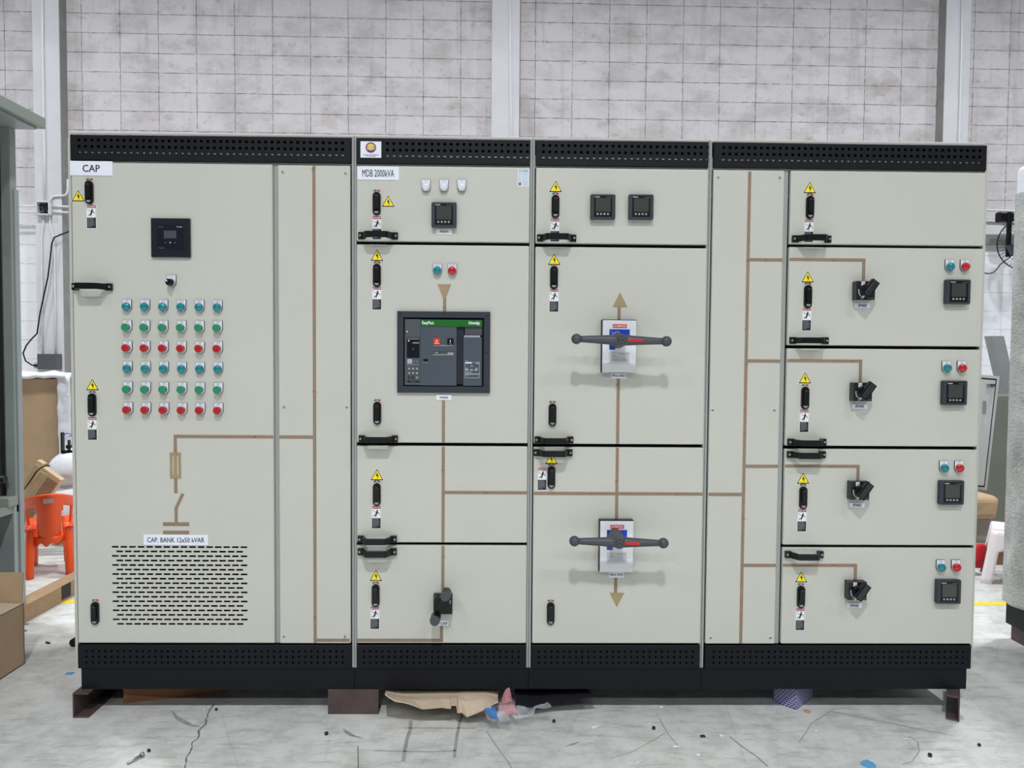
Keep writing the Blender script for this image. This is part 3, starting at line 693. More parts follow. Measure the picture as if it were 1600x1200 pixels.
# breaker, measured corner to corner
A, B = at(621, 613.2), at(766.3, 487.6); X0, X1, ZA, ZB = A.x, B.x, A.z, B.z
def u(f_): return X0 + (X1 - X0) * (f_ - 90) / 1250.0
def v(f_): return ZB - (ZB - ZA) * (f_ - 60) / 1083.0
b = MB()
for q in ((X0, X1, v(143), ZB), (X0, X1, ZA, v(1055)), (X0, u(175), v(1055), v(143)), (u(1255), X1, v(1055), v(143))): b.box(q[0], q[1], -0.012, 0, q[2], q[3], FRAME, 0.0008, 1)
b.rect(u(170), u(1260), v(1060), v(138), -0.0005, DARK)
for (fx, fz) in ((132, 90), (715, 98), (1300, 112), (135, 598), (1295, 605), (128, 1098), (712, 1103), (1292, 1108)): b.disc(u(fx), v(fz), 0.0028, -0.0124, BLACK, 12)
acb = part('circuit_breaker', b, C2); acb['label'] = 'large grey air circuit breaker with green band'
b = MB(); b.box(u(195), u(405), -0.015, -0.001, v(1040), v(165), mat('breaker_left', (76, 82, 88), 0.45, var=0.03), 0.001, 1)
b.box(u(404), u(890), -0.017, -0.001, v(1045), v(262), SLATE, 0.001, 1); b.box(u(980), u(1228), -0.017, -0.001, v(1045), v(400), SLATE, 0.001, 1)
b.box(u(404), u(1232), -0.018, -0.001, v(262), v(168), mat('breaker_green', (16, 98, 32), 0.4, var=0.03), 0.0008, 1)
b.box(u(1000), u(1228), -0.010, -0.001, v(370), v(262), mat('breaker_recess', (70, 74, 78), 0.5, var=0.05)); b.box(u(990), u(1205), -0.019, -0.001, v(402), v(375), mat('breaker_lip', (150, 160, 168), 0.4, var=0.02))
b.box(u(890), u(985), -0.006, -0.001, v(1025), v(262), mat('breaker_track', (30, 36, 46), 0.4, var=0.3, vscale=70))
b.text('EasyPact', u(428), v(210), 0.0125, -0.0183, WHITEP, align='L', bold=0.025, maxw=u(585) - u(428)); b.text('Schneider', u(1203), v(207), 0.0115, -0.0183, WHITEP, align='R', bold=0.03, maxw=u(1203) - u(1050)); b.text('Electric', u(1200), v(232), 0.0055, -0.0183, WHITEP, align='R', maxw=.012)
b.ring(u(480), v(317), 0.0115, 0.0125, 0, 2 * math.pi, -0.0174, FRAME, 30); b.disc(u(225), v(330), 0.0028, -0.0156, WHITEP, 12)
b.box(u(445), u(508), -0.0176, -0.016, v(728), v(690), BLACK); b.rect(u(440), u(512), v(738), v(730), -0.0177, KEYG)
b.rect(u(575), u(850), v(517), v(506), -0.0175, KEYG); b.rect(u(575), u(850), v(640), v(628), -0.0175, KEYG); b.rect(u(770), u(848), v(632), v(602), -0.0176, KEYG)
b.rect(u(575), u(665), v(622), v(590), -0.0176, mat('flag_green', (26, 86, 50), 0.4, var=0.05)); b.text('OPEN', u(620), v(606), 0.0034, -0.0179, WHITEP)
b.rect(u(665), u(850), v(602), v(588), -0.0176, mat('flag_edge', (66, 72, 80), 0.4, var=0.05))
# trip unit
b.box(u(222), u(392), -0.017, -0.014, v(678), v(412), mat('trip_black', (16, 19, 30), 0.25, var=0.05), 0.0006, 1)
b.rect(u(230), u(385), v(432), v(422), -0.0173, KEYG); b.disc(u(248), v(453), 0.0028, -0.0173, WHITEP, 12); b.rect(u(300), u(385), v(487), v(472), -0.0173, KEYG); b.rect(u(305), u(312), v(570), v(548), -0.0173, KEYG)
b.rect(u(230), u(290), v(752), v(695), -0.0155, mat('lens_blue', (176, 200, 218), 0.3, var=0.05)); b.ring(u(260), v(723), .003, .004, 0, 6.283, -.0158, SLATE, 12)
for q in ((300, 325), (348, 378)): b.rect(u(q[0]), u(q[1]), v(728), v(721), -0.0155, KEYG)
b.rect(u(225), u(382), v(770), v(764), -0.0155, KEYG)
for rr, zc_ in enumerate((822, 880, 940)):
    for cc, xc in enumerate((255, 308, 360)):
        if rr == 2 and cc < 2: b.rect(u(xc - 20), u(xc + 16), v(zc_ + 22), v(zc_ - 20), -0.0155, FRAME); continue
        b.ring(u(xc), v(zc_), .0042, .0050, 0.5, 5.8, -.0155, KEYG, 14); b.disc(u(xc), v(zc_), .0022, -.0156, WHITEP, 8)
    b.rect(u(228), u(385), v(zc_ + 30), v(zc_ + 26), -.0155, FRAME)
b.rect(u(225), u(392), v(1005), v(985), -0.0155, BLACK); b.text('Micrologic', u(305), v(995), 0.0028, -0.0158, KEYG)
# rating plate
b.ring(0, 0, 0, 0, 0, 0, 0, KEYG, 1) if False else None
x0, x1, z0_, z1_ = u(1003), u(1198), v(940), v(728)
for q in ((x0, x1, z1_ - .0006, z1_), (x0, x1, z0_, z0_ + .0008), (x0, x0 + .0007, z0_, z1_), (x1 - .0007, x1, z0_, z1_), (x0, u(1095), v(748), v(728)), (u(1150), x1, v(748), v(742)), (x0, x1, v(892), v(886))): b.rect(*q[:2], *q[2:], -0.0173, WHITEP)
b.rect(u(1012), u(1092), v(872), v(858), -.0173, KEYG); b.rect(u(1015), u(1060), v(915), v(895), -.0173, mat('rate_blue', (80, 110, 150), .5, var=.05))
for k in range(3):
    for j in range(2): b.rect(u(1012 + k * 65), u(1045 + k * 65), v(790 + j * 34), v(772 + j * 34), -.0173, KEYG if (k + j) % 2 else SLATE)
    b.rect(u(1012 + k * 60), u(1050 + k * 60), v(838), v(830), -.0173, WHITEP)
b.text('EasyPact MVS', u(1010), v(710), 0.0030, -0.0173, WHITEP, align='L', maxw=.010)
part('breaker_face', b, acb)
b = MB(); b.box(u(580), u(668), -0.0215, -0.017, v(500), v(418), mat('stop_red', (226, 62, 48), 0.4, var=0.03), 0.001, 1); b.ring(u(624), v(455), .0022, .0036, 0, 6.283, -.0218, WHITEP, 14); b.rect(u(595), u(655), v(487), v(481), -.0218, WHITEP)
part('open_button', b, acb)
b = MB(); b.box(u(765), u(848), -0.0215, -0.017, v(500), v(418), BLACK, 0.001, 1); b.rect(u(802), u(810), v(470), v(438), -.0218, WHITEP); b.text('close', u(806), v(487), .0032, -.0218, WHITEP)
part('close_button', b, acb)

def trap(b):
    T0, T1 = at(683.9, 444.2), at(704.9, 444.2); L0, L1 = at(691.9, 465.4), at(697, 465.4)
    b.prism([(T0.x, T0.z), (T1.x, T0.z), (L1.x, L0.z), (L0.x, L0.z)], -0.0012, -0.0003, TAPEL)
    marks(b, [(1.4555, at(693, 480).z)], 3)
line(D2B, [(1.4575, at(693, 487).z, 1.4575, at(693, 465.5).z)], extra=trap)
line(D2B, [(1.4545, 1.099, 1.4545, at(693, 625).z)])
zC = at(760, 769.7).z
line(D2C, [(1.4545, 0.700, 1.4545, 1.082), (1.4545, zC, 1.788, zC)], extra=lambda b: marks(b, [(1.4545, .99), (1.62, zC)], 4))
z2 = at(640, 1000.3).z
line(D2D, [(1.4545, at(690, 923).z, 1.4545, 0.685), (1.4505, z2, 1.4505, at(690, 976).z), (1.113, z2, 1.4567, z2)], extra=lambda b: marks(b, [(1.4545, .64)], 5))
# capacitor isolator
P = at(692.5, 941.5); b = MB(); PG = mat('isolator_green', (28, 84, 66), 0.4, var=0.1, vscale=40)
b.box(P.x - .0375, P.x + .0375, -0.022, 0, P.z - .040, P.z + .040, BLACK, 0.002); b.rect(P.x - .036, P.x - .002, P.z - .010, P.z + .037, -0.0224, PG)
iso = part('isolator_switch', b, C2); b = MB()
b.T = Matrix.Translation((P.x - .004, 0, P.z + .010)) @ Matrix.Rotation(R_(23), 4, 'Y')
b.lathe(0, 0, [(0.030, -0.022), (0.030, -0.050), (0.027, -0.054)], BLACK, 26)
b.box(-0.014, 0.014, -0.066, -0.050, -0.062, 0.058, BLACK, 0.004)
for s_ in (-1, 1):
    b.lathe(0, s_ * 0.052, [(0.0200, -0.050), (0.0200, -0.098)], BLACK, 26); b.lathe(0, s_ * 0.052, [(0.0200, -0.098), (0.0188, -0.105), (0.0175, -0.107)], GREYP, 26)
b.T = None; b.box(P.x + .028, P.x + .031, -.0235, -.022, P.z + .004, P.z + .018, WHITEP)
for q in ((-.026, .022, .6), (-.031, -.002, 2.6), (-.030, .004, 1.4)):
    p_ = Vector((P.x + q[0], P.z + q[1])); d_ = Vector((_c(q[2]), _s(q[2]))) * .005; n_ = Vector((-d_.y, d_.x)) * .12
    b.flat([tuple(p_ - d_ + n_), tuple(p_ + d_ + n_), tuple(p_ + d_ - n_), tuple(p_ - d_ - n_)], -.0228, WHITEP)
part('switch_lever', b, iso)
nameplate(C2, 676.5, 701.2, 969.3, 977.5, 'TO CAP', 0.0105, bold=0.015)

# --- cabinet 3 devices
C3 = ROOT[3]
meter(C3, at(941, 324.7)); meter(C3, at(1000.2, 324.9))
def lever(px, py, hx, hz, bandtxt):
    """px,py centre of plate on the door; hub axis (hx,hz) in metres"""
    P = at(px, py); W_, H_ = 0.0665, 0.102
    b = MB(); b.box(P.x - W_ - .003, P.x + W_, -0.030, 0, P.z - H_, P.z + H_ + .003, BLACK, 0.001, 1)
    b.box(P.x - W_, P.x + W_ - .001, -0.034, -0.030, P.z - H_, P.z + H_, mat('lever_plate', (226, 228, 234), 0.25, var=0.01), 0.001, 1)
    y = -0.0344; b.rect(P.x - .027, P.x + .028, P.z + .072, P.z + .087, y, mat('band_red', (206, 52, 66), 0.45, var=0.03)); b.text(bandtxt, P.x, P.z + .0795, .0075, y - .0003, WHITEP, bold=.03, maxw=.046)
    b.box(P.x - .040, P.x + .040, y - .0006, y, P.z + .030, P.z + .067, BLUE); b.rect(P.x - .040, P.x - .016, P.z - .013, P.z + .030, y - .0006, BLUE)
    b.ring(P.x - .004, P.z + .030, .0270, .0290, 1.7, 2.9, y - .0009, WHITEP, 12); b.rect(P.x - .031, P.x - .0295, P.z + .052, P.z + .060, y - .0009, WHITEP); b.rect(P.x - .003, P.x - .001, P.z + .052, P.z + .059, y - .0009, WHITEP)
    g = mat('lever_label', (196, 198, 200), 0.4, var=0.02); b.rect(P.x - .040, P.x + .040, P.z - .068, P.z - .022, y - .0003, g)
    for i, (a_, c_, t_) in enumerate(((.0, .9, .0012), (-.9, -.3, .001), (-.9, .7, .0008), (-.9, .85, .0008), (-.9, .9, .0016), (-.9, .85, .0008))):
        z_ = P.z - .030 - i * .0058; b.rect(P.x + a_ * .038, P.x + c_ * .038, z_ - t_ / 2, z_ + t_ / 2, y - .0006, SLATE)
    r = part('disconnector', b, C3); r['label'] = 'grey and white switch with long ball-ended lever'
    b = MB(); T = Matrix.Translation((hx, 0, hz)) @ Matrix.Rotation(R_(1.1), 4, 'Y'); b.T = T
    b.lathe(0, 0, [(0.030, -0.034), (0.030, -0.060), (0.026, -0.085), (0.0245, -0.120), (0.0235, -0.146), (0.0215, -0.150)], GREYP, 30)
    b.lathe(0, 0, [(0.0125, -0.150), (0.0125, -0.153), (0.0115, -0.154)], GREYP, 24); b.disc(0, 0, .0042, -.1543, INK, 14)
    for s_ in (-1, 1):
        pts = [(s_ * x_, -0.133 + 0.0 * x_, 0) for x_ in (0.012, 0.03, 0.06, 0.10, 0.14, 0.160)]
        b.tube(pts, [0.0205, 0.0195, 0.0175, 0.0150, 0.0130, 0.0120], GREYP, 16, rz=None)
        b.sphere((s_ * 0.1705, -0.133, 0), 0.0202, GREYP)
    part('lever', b, r)
    b = MB(); b.T = T; b.box(0.020, 0.078, -0.1545, -0.146, -0.0058, 0.0058, mat('lever_red', (190, 34, 42), 0.4, var=0.03), 0.002); part('red_insert', b, r)
    b.T = None
A1 = at(972.3, 531.3, -0.15); A2 = at(968.2, 848.8, -0.15)
lever(965.6, 541.5, A1.x, A1.z, 'LV SWITCH'); lever(961.6, 850.8, A2.x, A2.z, 'LV SWITCH')
nameplate(C3, 954.8, 978, 583, 591.2, 'PF12 - PF13', 0.0095, maxw=.048, bold=.02); nameplate(C3, 951.8, 974.8, 893.8, 902.3, 'PF14 - PF15', 0.0095, maxw=.048, bold=.02)
def arrow(px, py0, py1, w_, up):
    def f(b):
        A = at(px, py0); B = at(px, py1)
        b.prism([(A.x - w_ / 2, A.z), (A.x + w_ / 2, A.z), (A.x, B.z)], -0.0012, -0.0003, TAPEL)
    return f
line(D3B, [(at(967.3, 490).x, at(967, 503).z, at(967.3, 490).x, at(967, 479).z)], extra=arrow(968.6, 480, 457, 0.060, True))
line(D3B, [(2.1478, 1.098, 2.1478, at(966, 590.5).z)], extra=lambda b: marks(b, [(2.1478, at(966, 602).z)], 8))
zD = at(960, 771.3).z
line(D3C, [(2.1475, at(964, 812).z, 2.1475, 1.082), (1.815, zD, 2.4915, zD)], extra=lambda b: marks(b, [(2.1475, .95), (2.05, zD), (2.39, zD)], 9))
line(D3C, [(2.1475, at(964, 927).z, 2.1475, at(964, 902).z)], extra=arrow(964, 926, 948.5, 0.060, False))

# --- cabinet 4 devices
C4 = ROOT[4]
def rotary_meshes():
    b = MB(); b.prism([(-.037, -.036), (.037, -.036), (.037, .037), (-.037, .037)], -0.036, -0.006, mat('rotary_plate', (28, 32, 35), 0.35, var=0.08), 'y')
    b.box(-.036, .036, -.008, 0, -.036, .036, BLACK)
    y = -.0364; b.rect(-.018, -.003, .018, .0355, y, WHITEP); b.text('ON', -.0105, .029, .006, y - .0003, INK)
    b.ring(0, -.002, .0265, .0290, 2.9, 4.3, y, WHITEP, 12); b.rect(-.020, -.008, -.035, -.027, y, GREENR); b.text('Schneider', .0355, -.030, .0045, y, KEYG, align='R', maxw=.022)
    base = build('rotary_switch', b)
    b = MB(); b.T = Matrix.Translation((0, 0, -.001)) @ Matrix.Rotation(R_(36), 4, 'Y')
    b.lathe(0, 0, [(.0265, -.036), (.0265, -.050), (.024, -.053)], BLACK, 26)
    b.prism([(-.018, -.026), (.018, -.026), (.0155, .044), (-.0155, .044)], -.070, -.050, BLACK, 'y')
    b.box(-.0105, .0105, -.074, -.069, -.022, .041, mat('rotary_grip', (34, 39, 43), 0.35, var=0.1), .002)
    b.box(-.002, .003, -.0565, -.050, -.034, -.024, WHITEP)
    return base, build('rotary_handle', b)
RB, RH = rotary_meshes()
spec = [(1, 1345.6, 455.2, 1482.6, 415.5, 1492.4, 456.6, 473.4), (2, 1341.2, 612.0, 1477.8, 573.5, 1487.3, 613.5, 630.7), (3, 1337.2, 764.6, 1473.6, 729.2, 1482.6, 768.4, 785), (4, 1333.2, 919.4, 1468.8, 883.8, 1477.9, 922.3, 941.8)]
for i, rx, rz, lx, lz, mx, mz, ny in spec:
    P = at(rx, rz); r = put('rotary_switch', RB, C4, P); r['label'] = 'black rotary isolator'; put('rotary_handle', RH, r, P)
    c = rx + 1.4
    nameplate(C4, c - 12.2, c + 12.2, ny, ny + 8, 'SPARE', 0.0115, bold=0.02, maxw=.034)
    device('pilot_lamp', C4, at(lx, lz - .8), 'ON', P_TEAL, 'lamp_lens', 'teal pilot lamp'); device('pilot_lamp', C4, at(lx + 23.6, lz - .8), 'OFF', P_RED, 'lamp_lens', 'red pilot lamp')
    meter(C4, at(mx, mz))
ys = [(406, 1196), (564, 1190), (728.5, 1190), (883.3, 1190)]; segs = [(2.6565, 0.292, 2.6565, 2.178)]
for (yy, xx_) in ys: z = at(xx_, yy).z; segs.append((2.6565, z, 2.793, z))
zN = at(1130, 772.3).z; segs.append((2.515, zN, 2.6565, zN))
line(N4, segs, extra=lambda b: marks(b, [(2.6565, 1.83), (2.6565, 1.56), (2.6565, 1.42), (2.6565, .8), (2.735, at(1196, 406).z)], 11))
for d_, (yy, xe, yd) in zip(D4[1:], [(406, 1349.3, 440), (564, 1344.3, 598), (728.5, 1340.4, 753.5), (883.3, 1336.4, 909)]):
    z = at(1300, yy).z; xe_ = at(xe, (yy + yd) / 2).x
    line(d_, [(2.8215, z, xe_ + .00625, z), (xe_, at(xe, yd + 1).z, xe_, z)], extra=lambda b, z=z, k=yy: marks(b, [(3.0 + (k % 7) * .02, z)], int(k)))
# ------------------------------------------------------------------ what the line-up stands on
def cchannel(name, L, H, W, t, T, label, m=RUST):
    """channel along local Y, web at local x=0, flanges towards +X, open on +X"""
    b = MB(); b.T = T
    b.box(0, t, 0, L, 0, H, m, 0.001, 1); b.box(t, W, 0, L, 0, t, m, 0.001, 1); b.box(t, W, 0, L, H - t, H, m, 0.001, 1)
    return solo(name, b, label, 'steel channel', 'steel channels under the cabinets')
p = fl(113.5, 1122)
cchannel('steel_channel', 0.7, 0.1, 0.062, 0.006, Matrix.Translation(p), 'rusty steel channel jutting out under the left end of the black plinth')
b = MB(); b.box(0.995, 1.198, 0.002, 0.009, 0, 0.1, RUST, 0.001, 1); b.box(0.995, 1.198, 0.009, 0.07, 0, 0.006, RUST); b.box(0.995, 1.198, 0.009, 0.07, 0.094, 0.1, RUST)
solo('steel_channel', b, 'short dark brown steel channel facing the viewer under the plinth, left of the torn cardboard', 'steel channel', 'steel channels under the cabinets')
p = fl(1499, 1128.5)
cchannel('steel_channel', 0.32, 0.1, 0.047, 0.006, Matrix.Translation(p) @ Matrix.Rotation(R_(-32), 4, 'Z') @ Matrix.Scale(-1, 4, (1, 0, 0)), 'slanted brown steel channel standing under the right end of the black plinth')
WOOD = mat('raw_timber', (150, 122, 92), 0.7, var=0.22, vscale=4, streak=(3, 30, 30), bump=0.1, bscale=60)
WOODL = mat('pale_wood', (206, 182, 144), 0.65, var=0.12, vscale=5, streak=(3, 20, 20))
CARD = mat('cardboard', (176, 150, 120), 0.8, var=0.08, vscale=5, bump=0.08, bscale=30)
CARDL = mat('pale_cardboard', (196, 178, 156), 0.8, var=0.08, vscale=9, bump=0.1, bscale=60)
def slab(p, q, wd, z0, z1, m, name, label, cat):
    """beam on the floor whose visible edge runs p -> q, body lies behind it"""
    d = (q - p).normalized(); k = Vector((-d.y, d.x, 0)) * wd
    if k.y < 0 and abs(d.x) > abs(d.y): k = -k
    b = MB(); b.prism([(v.x, v.y) for v in (p, q, q + k, p + k)], z0, z1, m, 'z'); return solo(name, b, label, cat)
slab(fl(193, 1099), fl(352, 1081.5), 0.09, 0, 0.075, mat('orange_timber', (148, 98, 60), 0.7, var=0.3, vscale=5, bump=0.1, bscale=50), 'timber_block', 'reddish brown timber lying in the shade under the left cabinet', 'timber')

# torn cardboard sheet
cols_ = [(602, 1081.5, 1084), (608, 1083, 1089), (618, 1086, 1095), (632, 1088, 1097), (645, 1088, 1101), (660, 1087.5, 1107), (675, 1087, 1106), (690, 1086.5, 1104.5), (703, 1086.5, 1106.5), (704, 1086.5, 1101), (714, 1086, 1101.5), (716, 1086, 1113), (722, 1085, 1113), (730, 1085, 1120), (742, 1085, 1115), (757, 1085, 1108), (768, 1087, 1101), (778, 1090, 1096)]
b = MB(); vs = []
for px, a, c in cols_:
    vs += [Vector((at(px, a, 0.0).x, 0.14, 0.075)), at(px, a, 0.004), at(px, (a * 2 + c) / 3, -0.045), at(px, c, -0.10)]
n = len(cols_); fs = [(4 * i + j, 4 * i + j + 1, 4 * i + j + 5, 4 * i + j + 4) for i in range(n - 1) for j in range(3)]
for v_ in vs: v_.z = max(0.006, v_.z)
bm = bmesh.new(); bv = [bm.verts.new(v_) for v_ in vs]
for f in fs: bm.faces.new([bv[i] for i in f])
bmesh.ops.recalc_face_normals(bm, faces=bm.faces); bmesh.ops.solidify(bm, geom=bm.faces[:], thickness=0.004); bm.verts.index_update()
b.add([v_.co.copy() for v_ in bm.verts], [[v_.index for v_ in f.verts] for f in bm.faces], CARDL); bm.free()
solo('cardboard_scrap', b, 'torn pale cardboard sheet sticking out from under the middle plinth', 'cardboard')

def film(name, rgb, alpha, rough=0.15):
    m = mat(name, rgb, rough, alpha=alpha, spec=0.8, coat=0.5, bump=0.6, bscale=120, var=0.1); return m
def crumple(corners, nu, nv, amp, seed, m, flo=0.003, freq=26):
    """corners: TL, TR, BR, BL points"""
    TL, TR, BR, BL = corners; vs = []
    for j in range(nv + 1):
        for i in range(nu + 1):
            u_, v_ = i / nu, j / nv; p = (TL * (1 - u_) + TR * u_) * (1 - v_) + (BL * (1 - u_) + BR * u_) * v_
            q = p * freq + Vector((seed, seed * 2, 0)); d = Vector((noise.noise(q), noise.noise(q + Vector((9, 0, 0))), noise.noise(q + Vector((0, 9, 0))))) * amp
            r_ = p + d; r_.z = max(flo, r_.z); vs.append(r_)
    b = MB(); b.add(vs, [(j * (nu + 1) + i, j * (nu + 1) + i + 1, (j + 1) * (nu + 1) + i + 1, (j + 1) * (nu + 1) + i) for j in range(nv) for i in range(nu)], m)
    return b
b = crumple((at(776, 1091, -.06), at(797.5, 1080, -.07), at(808, 1118, -.12), at(789, 1122, -.13)), 26, 30, 0.03, 1, film('pink_film', (232, 160, 168), 0.5)); 
solo('bubble_wrap', b, 'crumpled pink bubble wrap beside the torn cardboard', 'plastic wrap')
b = crumple((at(803, 1109, -.06), at(858, 1094, -.07), at(862, 1104, -.09), at(806, 1123, -.12)), 22, 8, 0.022, 4, film('clear_film', (214, 220, 228), 0.42))
b2 = crumple((at(750, 1111, -.09), at(790, 1108, -.09), at(796, 1128, -.16), at(764, 1121, -.14)), 14, 8, 0.02, 7, MATS['clear_film']); b.v += b2.v; o0 = len(b.v) - len(b2.v); b.f += [[i + o0 for i in f] for f in b2.f]; b.m += b2.m; b.sm += b2.sm
solo('plastic_film', b, 'crumpled clear plastic film trailing right of the pink wrap', 'plastic wrap')
b = crumple((at(760, 1110, -.10), at(774, 1106, -.10), at(782, 1128, -.15), at(768, 1118, -.14)), 8, 8, 0.02, 11, film('blue_film', (40, 120, 205), 0.8))
solo('plastic_scrap', b, 'small blue plastic scrap on the floor below the torn cardboard', 'plastic wrap')
b = crumple((Vector((at(800, 1082, 0.0).x, .12, .08)), Vector((at(915, 1082, 0.0).x, .12, .075)), at(930, 1090, 0.0), at(806, 1106, -.04)), 16, 8, 0.012, 15, mat('black_sheet', (32, 33, 36), 0.3, var=0.2), 0.004, 8)
solo('foam_sheet', b, 'thin black sheet curling under the middle plinth behind the plastic film', 'foam sheet')
# patterned purple carton
def tex_pattern():
    m = bpy.data.materials.new('purple_pattern'); m.use_nodes = True; nt = m.node_tree; N = nt.nodes.new; L = nt.links.new; bs = nt.nodes['Principled BSDF']; bs.inputs['Roughness'].default_value = 0.4
    tc = N('ShaderNodeTexCoord'); mp = N('ShaderNodeMapping'); mp.inputs['Rotation'].default_value = (0, 0, 0); sp = N('ShaderNodeSeparateXYZ'); L(tc.outputs['Object'], sp.inputs[0])
    ad = N('ShaderNodeMath'); ad.operation = 'MULTIPLY'; L(sp.outputs['X'], ad.inputs[0]); ad.inputs[1].default_value = 1.25; cb = N('ShaderNodeCombineXYZ'); L(ad.outputs[0], cb.inputs['X']); L(sp.outputs['Z'], cb.inputs['Y'])
    br = N('ShaderNodeTexBrick'); L(cb.outputs[0], br.inputs['Vector']); br.inputs['Scale'].default_value = 1; br.inputs['Brick Width'].default_value = 0.013; br.inputs['Row Height'].default_value = 0.009; br.inputs['Mortar Size'].default_value = 0.0013
    br.inputs['Color1'].default_value = (*lin((56, 50, 120)), 1); br.inputs['Color2'].default_value = (*lin((44, 40, 104)), 1); br.inputs['Mortar'].default_value = (*lin((190, 188, 220)), 1); L(br.outputs['Color'], bs.inputs['Base Color']); return m
pc, pl_, pr_ = fl(1244, 1110), fl(1209, 1097), fl(1270, 1091); b = MB(); b.prism([(v_.x, v_.y) for v_ in (pc, pr_, pr_ + (pl_ - pc), pl_)], 0, 0.088, tex_pattern(), 'z')
solo('patterned_carton', b, 'small purple patterned carton tucked under the right plinth', 'box')

# floor litter
def blob(px, py, m, sx, sy, sz, rot, name, label, cat, group=None, kind='box'):
    P = fl(px, py); b = MB(); b.T = Matrix.Translation(P) @ Matrix.Rotation(rot, 4, 'Z')
    if kind == 'box': b.box(-sx / 2, sx / 2, -sy / 2, sy / 2, 0.0003, sz, m, min(sz, sx, sy) * .2, 1)
    elif kind == 'paper': b.add([(-sx / 2, -sy / 2, .0008), (sx / 2, -sy / 2, sz), (sx / 2, sy / 2, .001), (-sx / 2, sy / 2, sz * .7), (0, 0, sz * .5)], [(0, 1, 4), (1, 2, 4), (2, 3, 4), (3, 0, 4)], m)
    elif kind == 'nut':
        n = [(sx / 2 * _c(i * math.pi / 3), sx / 2 * _s(i * math.pi / 3)) for i in range(6)]; h = [(sx / 4 * _c(i * math.pi / 3), sx / 4 * _s(i * math.pi / 3)) for i in range(6)]
        vs = [(p_[0], p_[1], z_) for z_ in (0.0003, sz) for p_ in n] + [(p_[0], p_[1], z_) for z_ in (0.0003, sz) for p_ in h]
        b.add(vs, [(i, (i + 1) % 6, 6 + (i + 1) % 6, 6 + i) for i in range(6)] + [(12 + i, 12 + (i + 1) % 6, 18 + (i + 1) % 6, 18 + i) for i in range(6)] + [(6 + i, 6 + (i + 1) % 6, 18 + (i + 1) % 6, 18 + i) for i in range(6)], m)
    return solo(name, b, label, cat, group)
PAPER = mat('white_paper', (240, 240, 236), 0.7, var=0.02)
DKM = mat('dark_metal', (62, 58, 54), 0.4, 0.5, var=0.1)
# bolt
P = fl(213, 1188); r = thing('hex_bolt', 'shiny steel bolt lying on the floor near the bottom left corner', 'bolt', P)
b = MB(); b.T = Matrix.Translation(P + Vector((0, 0, .009))) @ Matrix.Rotation(R_(62), 4, 'Z'); b.tube([(-.035, 0, -.003), (.018, 0, 0)], 0.0045, STEEL, 10); part('shank', b, r)
b = MB(); b.T = Matrix.Translation(P + Vector((0, 0, .009))) @ Matrix.Rotation(R_(62), 4, 'Z'); b.tube([(.018, 0, 0), (.028, 0, 0)], 0.0088, STEEL, 6); part('bolt_head', b, r)
for px, py, m, s_, lb in [(232.5, 1174.5, DKM, .012, 'small dark nut beside the steel bolt at bottom left'), (510, 1148, DKM, .014, 'small dark nut on the floor below the middle steel channel'), (865.5, 1128.5, DKM, .013, 'small dark nut right of the clear plastic film'),
                      (1021.5, 1139.5, DKM, .014, 'small dark nut right of the centre on the bare floor'), (1453, 1182, DKM, .015, 'dark nut near the bottom right corner of the floor'), (1530, 1165.5, DKM, .012, 'flat black nut on the floor below the right end channel'), (338, 1110, DKM, .011, 'black nut at the top of the floor crack')]:
    blob(px, py, m, s_, s_, s_ * .7, .3, 'hex_nut', lb, 'nut', 'nuts scattered on the floor', 'nut')
for px, py, sx, sy, rot, lb in [(931, 1136, .036, .013, .5, 'largest white paper scrap, below the edge of the black sheet'), (1059, 1167.5, .032, .010, -.1, 'flat white paper scrap low down right of centre'), (1091, 1180, .015, .016, .3, 'small square white paper scrap nearest the bottom edge of the floor'),
                            (1127.5, 1150, .013, .020, .2, 'upright white paper scrap below the narrow cover panel'), (999, 1192, .024, .006, .2, 'thin white paper sliver at the bottom edge of the picture'), (1417, 1155.5, .020, .008, -.2, 'bright white paper scrap left of the right end channel'),
                            (1033, 1105.5, .014, .014, .9, 'grey paper scrap at the edge of the shade under the plinth'), (320, 1109, .014, .010, .4, 'cream paper scrap beside the black nut at the floor crack'), (1386, 1087.5, .032, .008, -.2, 'grey paper sliver in the shade under the rightmost cabinet'),
                            (1276, 1142, .014, .008, .3, 'pale paper scrap left below the purple carton'), (90, 997, .018, .010, .3, 'white paper scrap behind the left cardboard box'), (1019, 1131, .042, .004, .25, 'thin white strip of paper above the nut right of centre')]:
    blob(px, py, PAPER, sx, sy, .004, rot, 'paper_scrap', lb, 'paper scrap', 'paper scraps on the floor', 'paper')
blob(1261, 1113, mat('tan_scrap', (176, 146, 96), .7, var=.1), .024, .008, .010, -.5, 'wood_chip', 'small tan chip in front of the purple carton', 'wood chip')
blob(109, 1052.5, mat('blue_tape', (84, 150, 196), .6, var=.05), .034, .026, .0012, .1, 'tape_piece', 'light blue piece of tape on the floor left of the plinth', 'tape')
blob(75, 1005.5, DKM, .030, .010, .008, -.5, 'metal_clip', 'small dark clip on the floor between the box and the left cabinet', 'clip')
blob(1098, 1151.5, DKM, .018, .012, .006, .1, 'metal_clip', 'small dark clip left of the upright white paper scrap', 'clip')
blob(41, 976, STEEL, .026, .008, .008, .3, 'loose_screw', 'upper of two shiny screws beside the left cardboard box', 'screw', 'loose screws by the timber beam'); blob(40, 986.5, STEEL, .014, .012, .009, .3, 'loose_screw', 'lower of two shiny screws beside the left cardboard box', 'screw', 'loose screws by the timber beam')
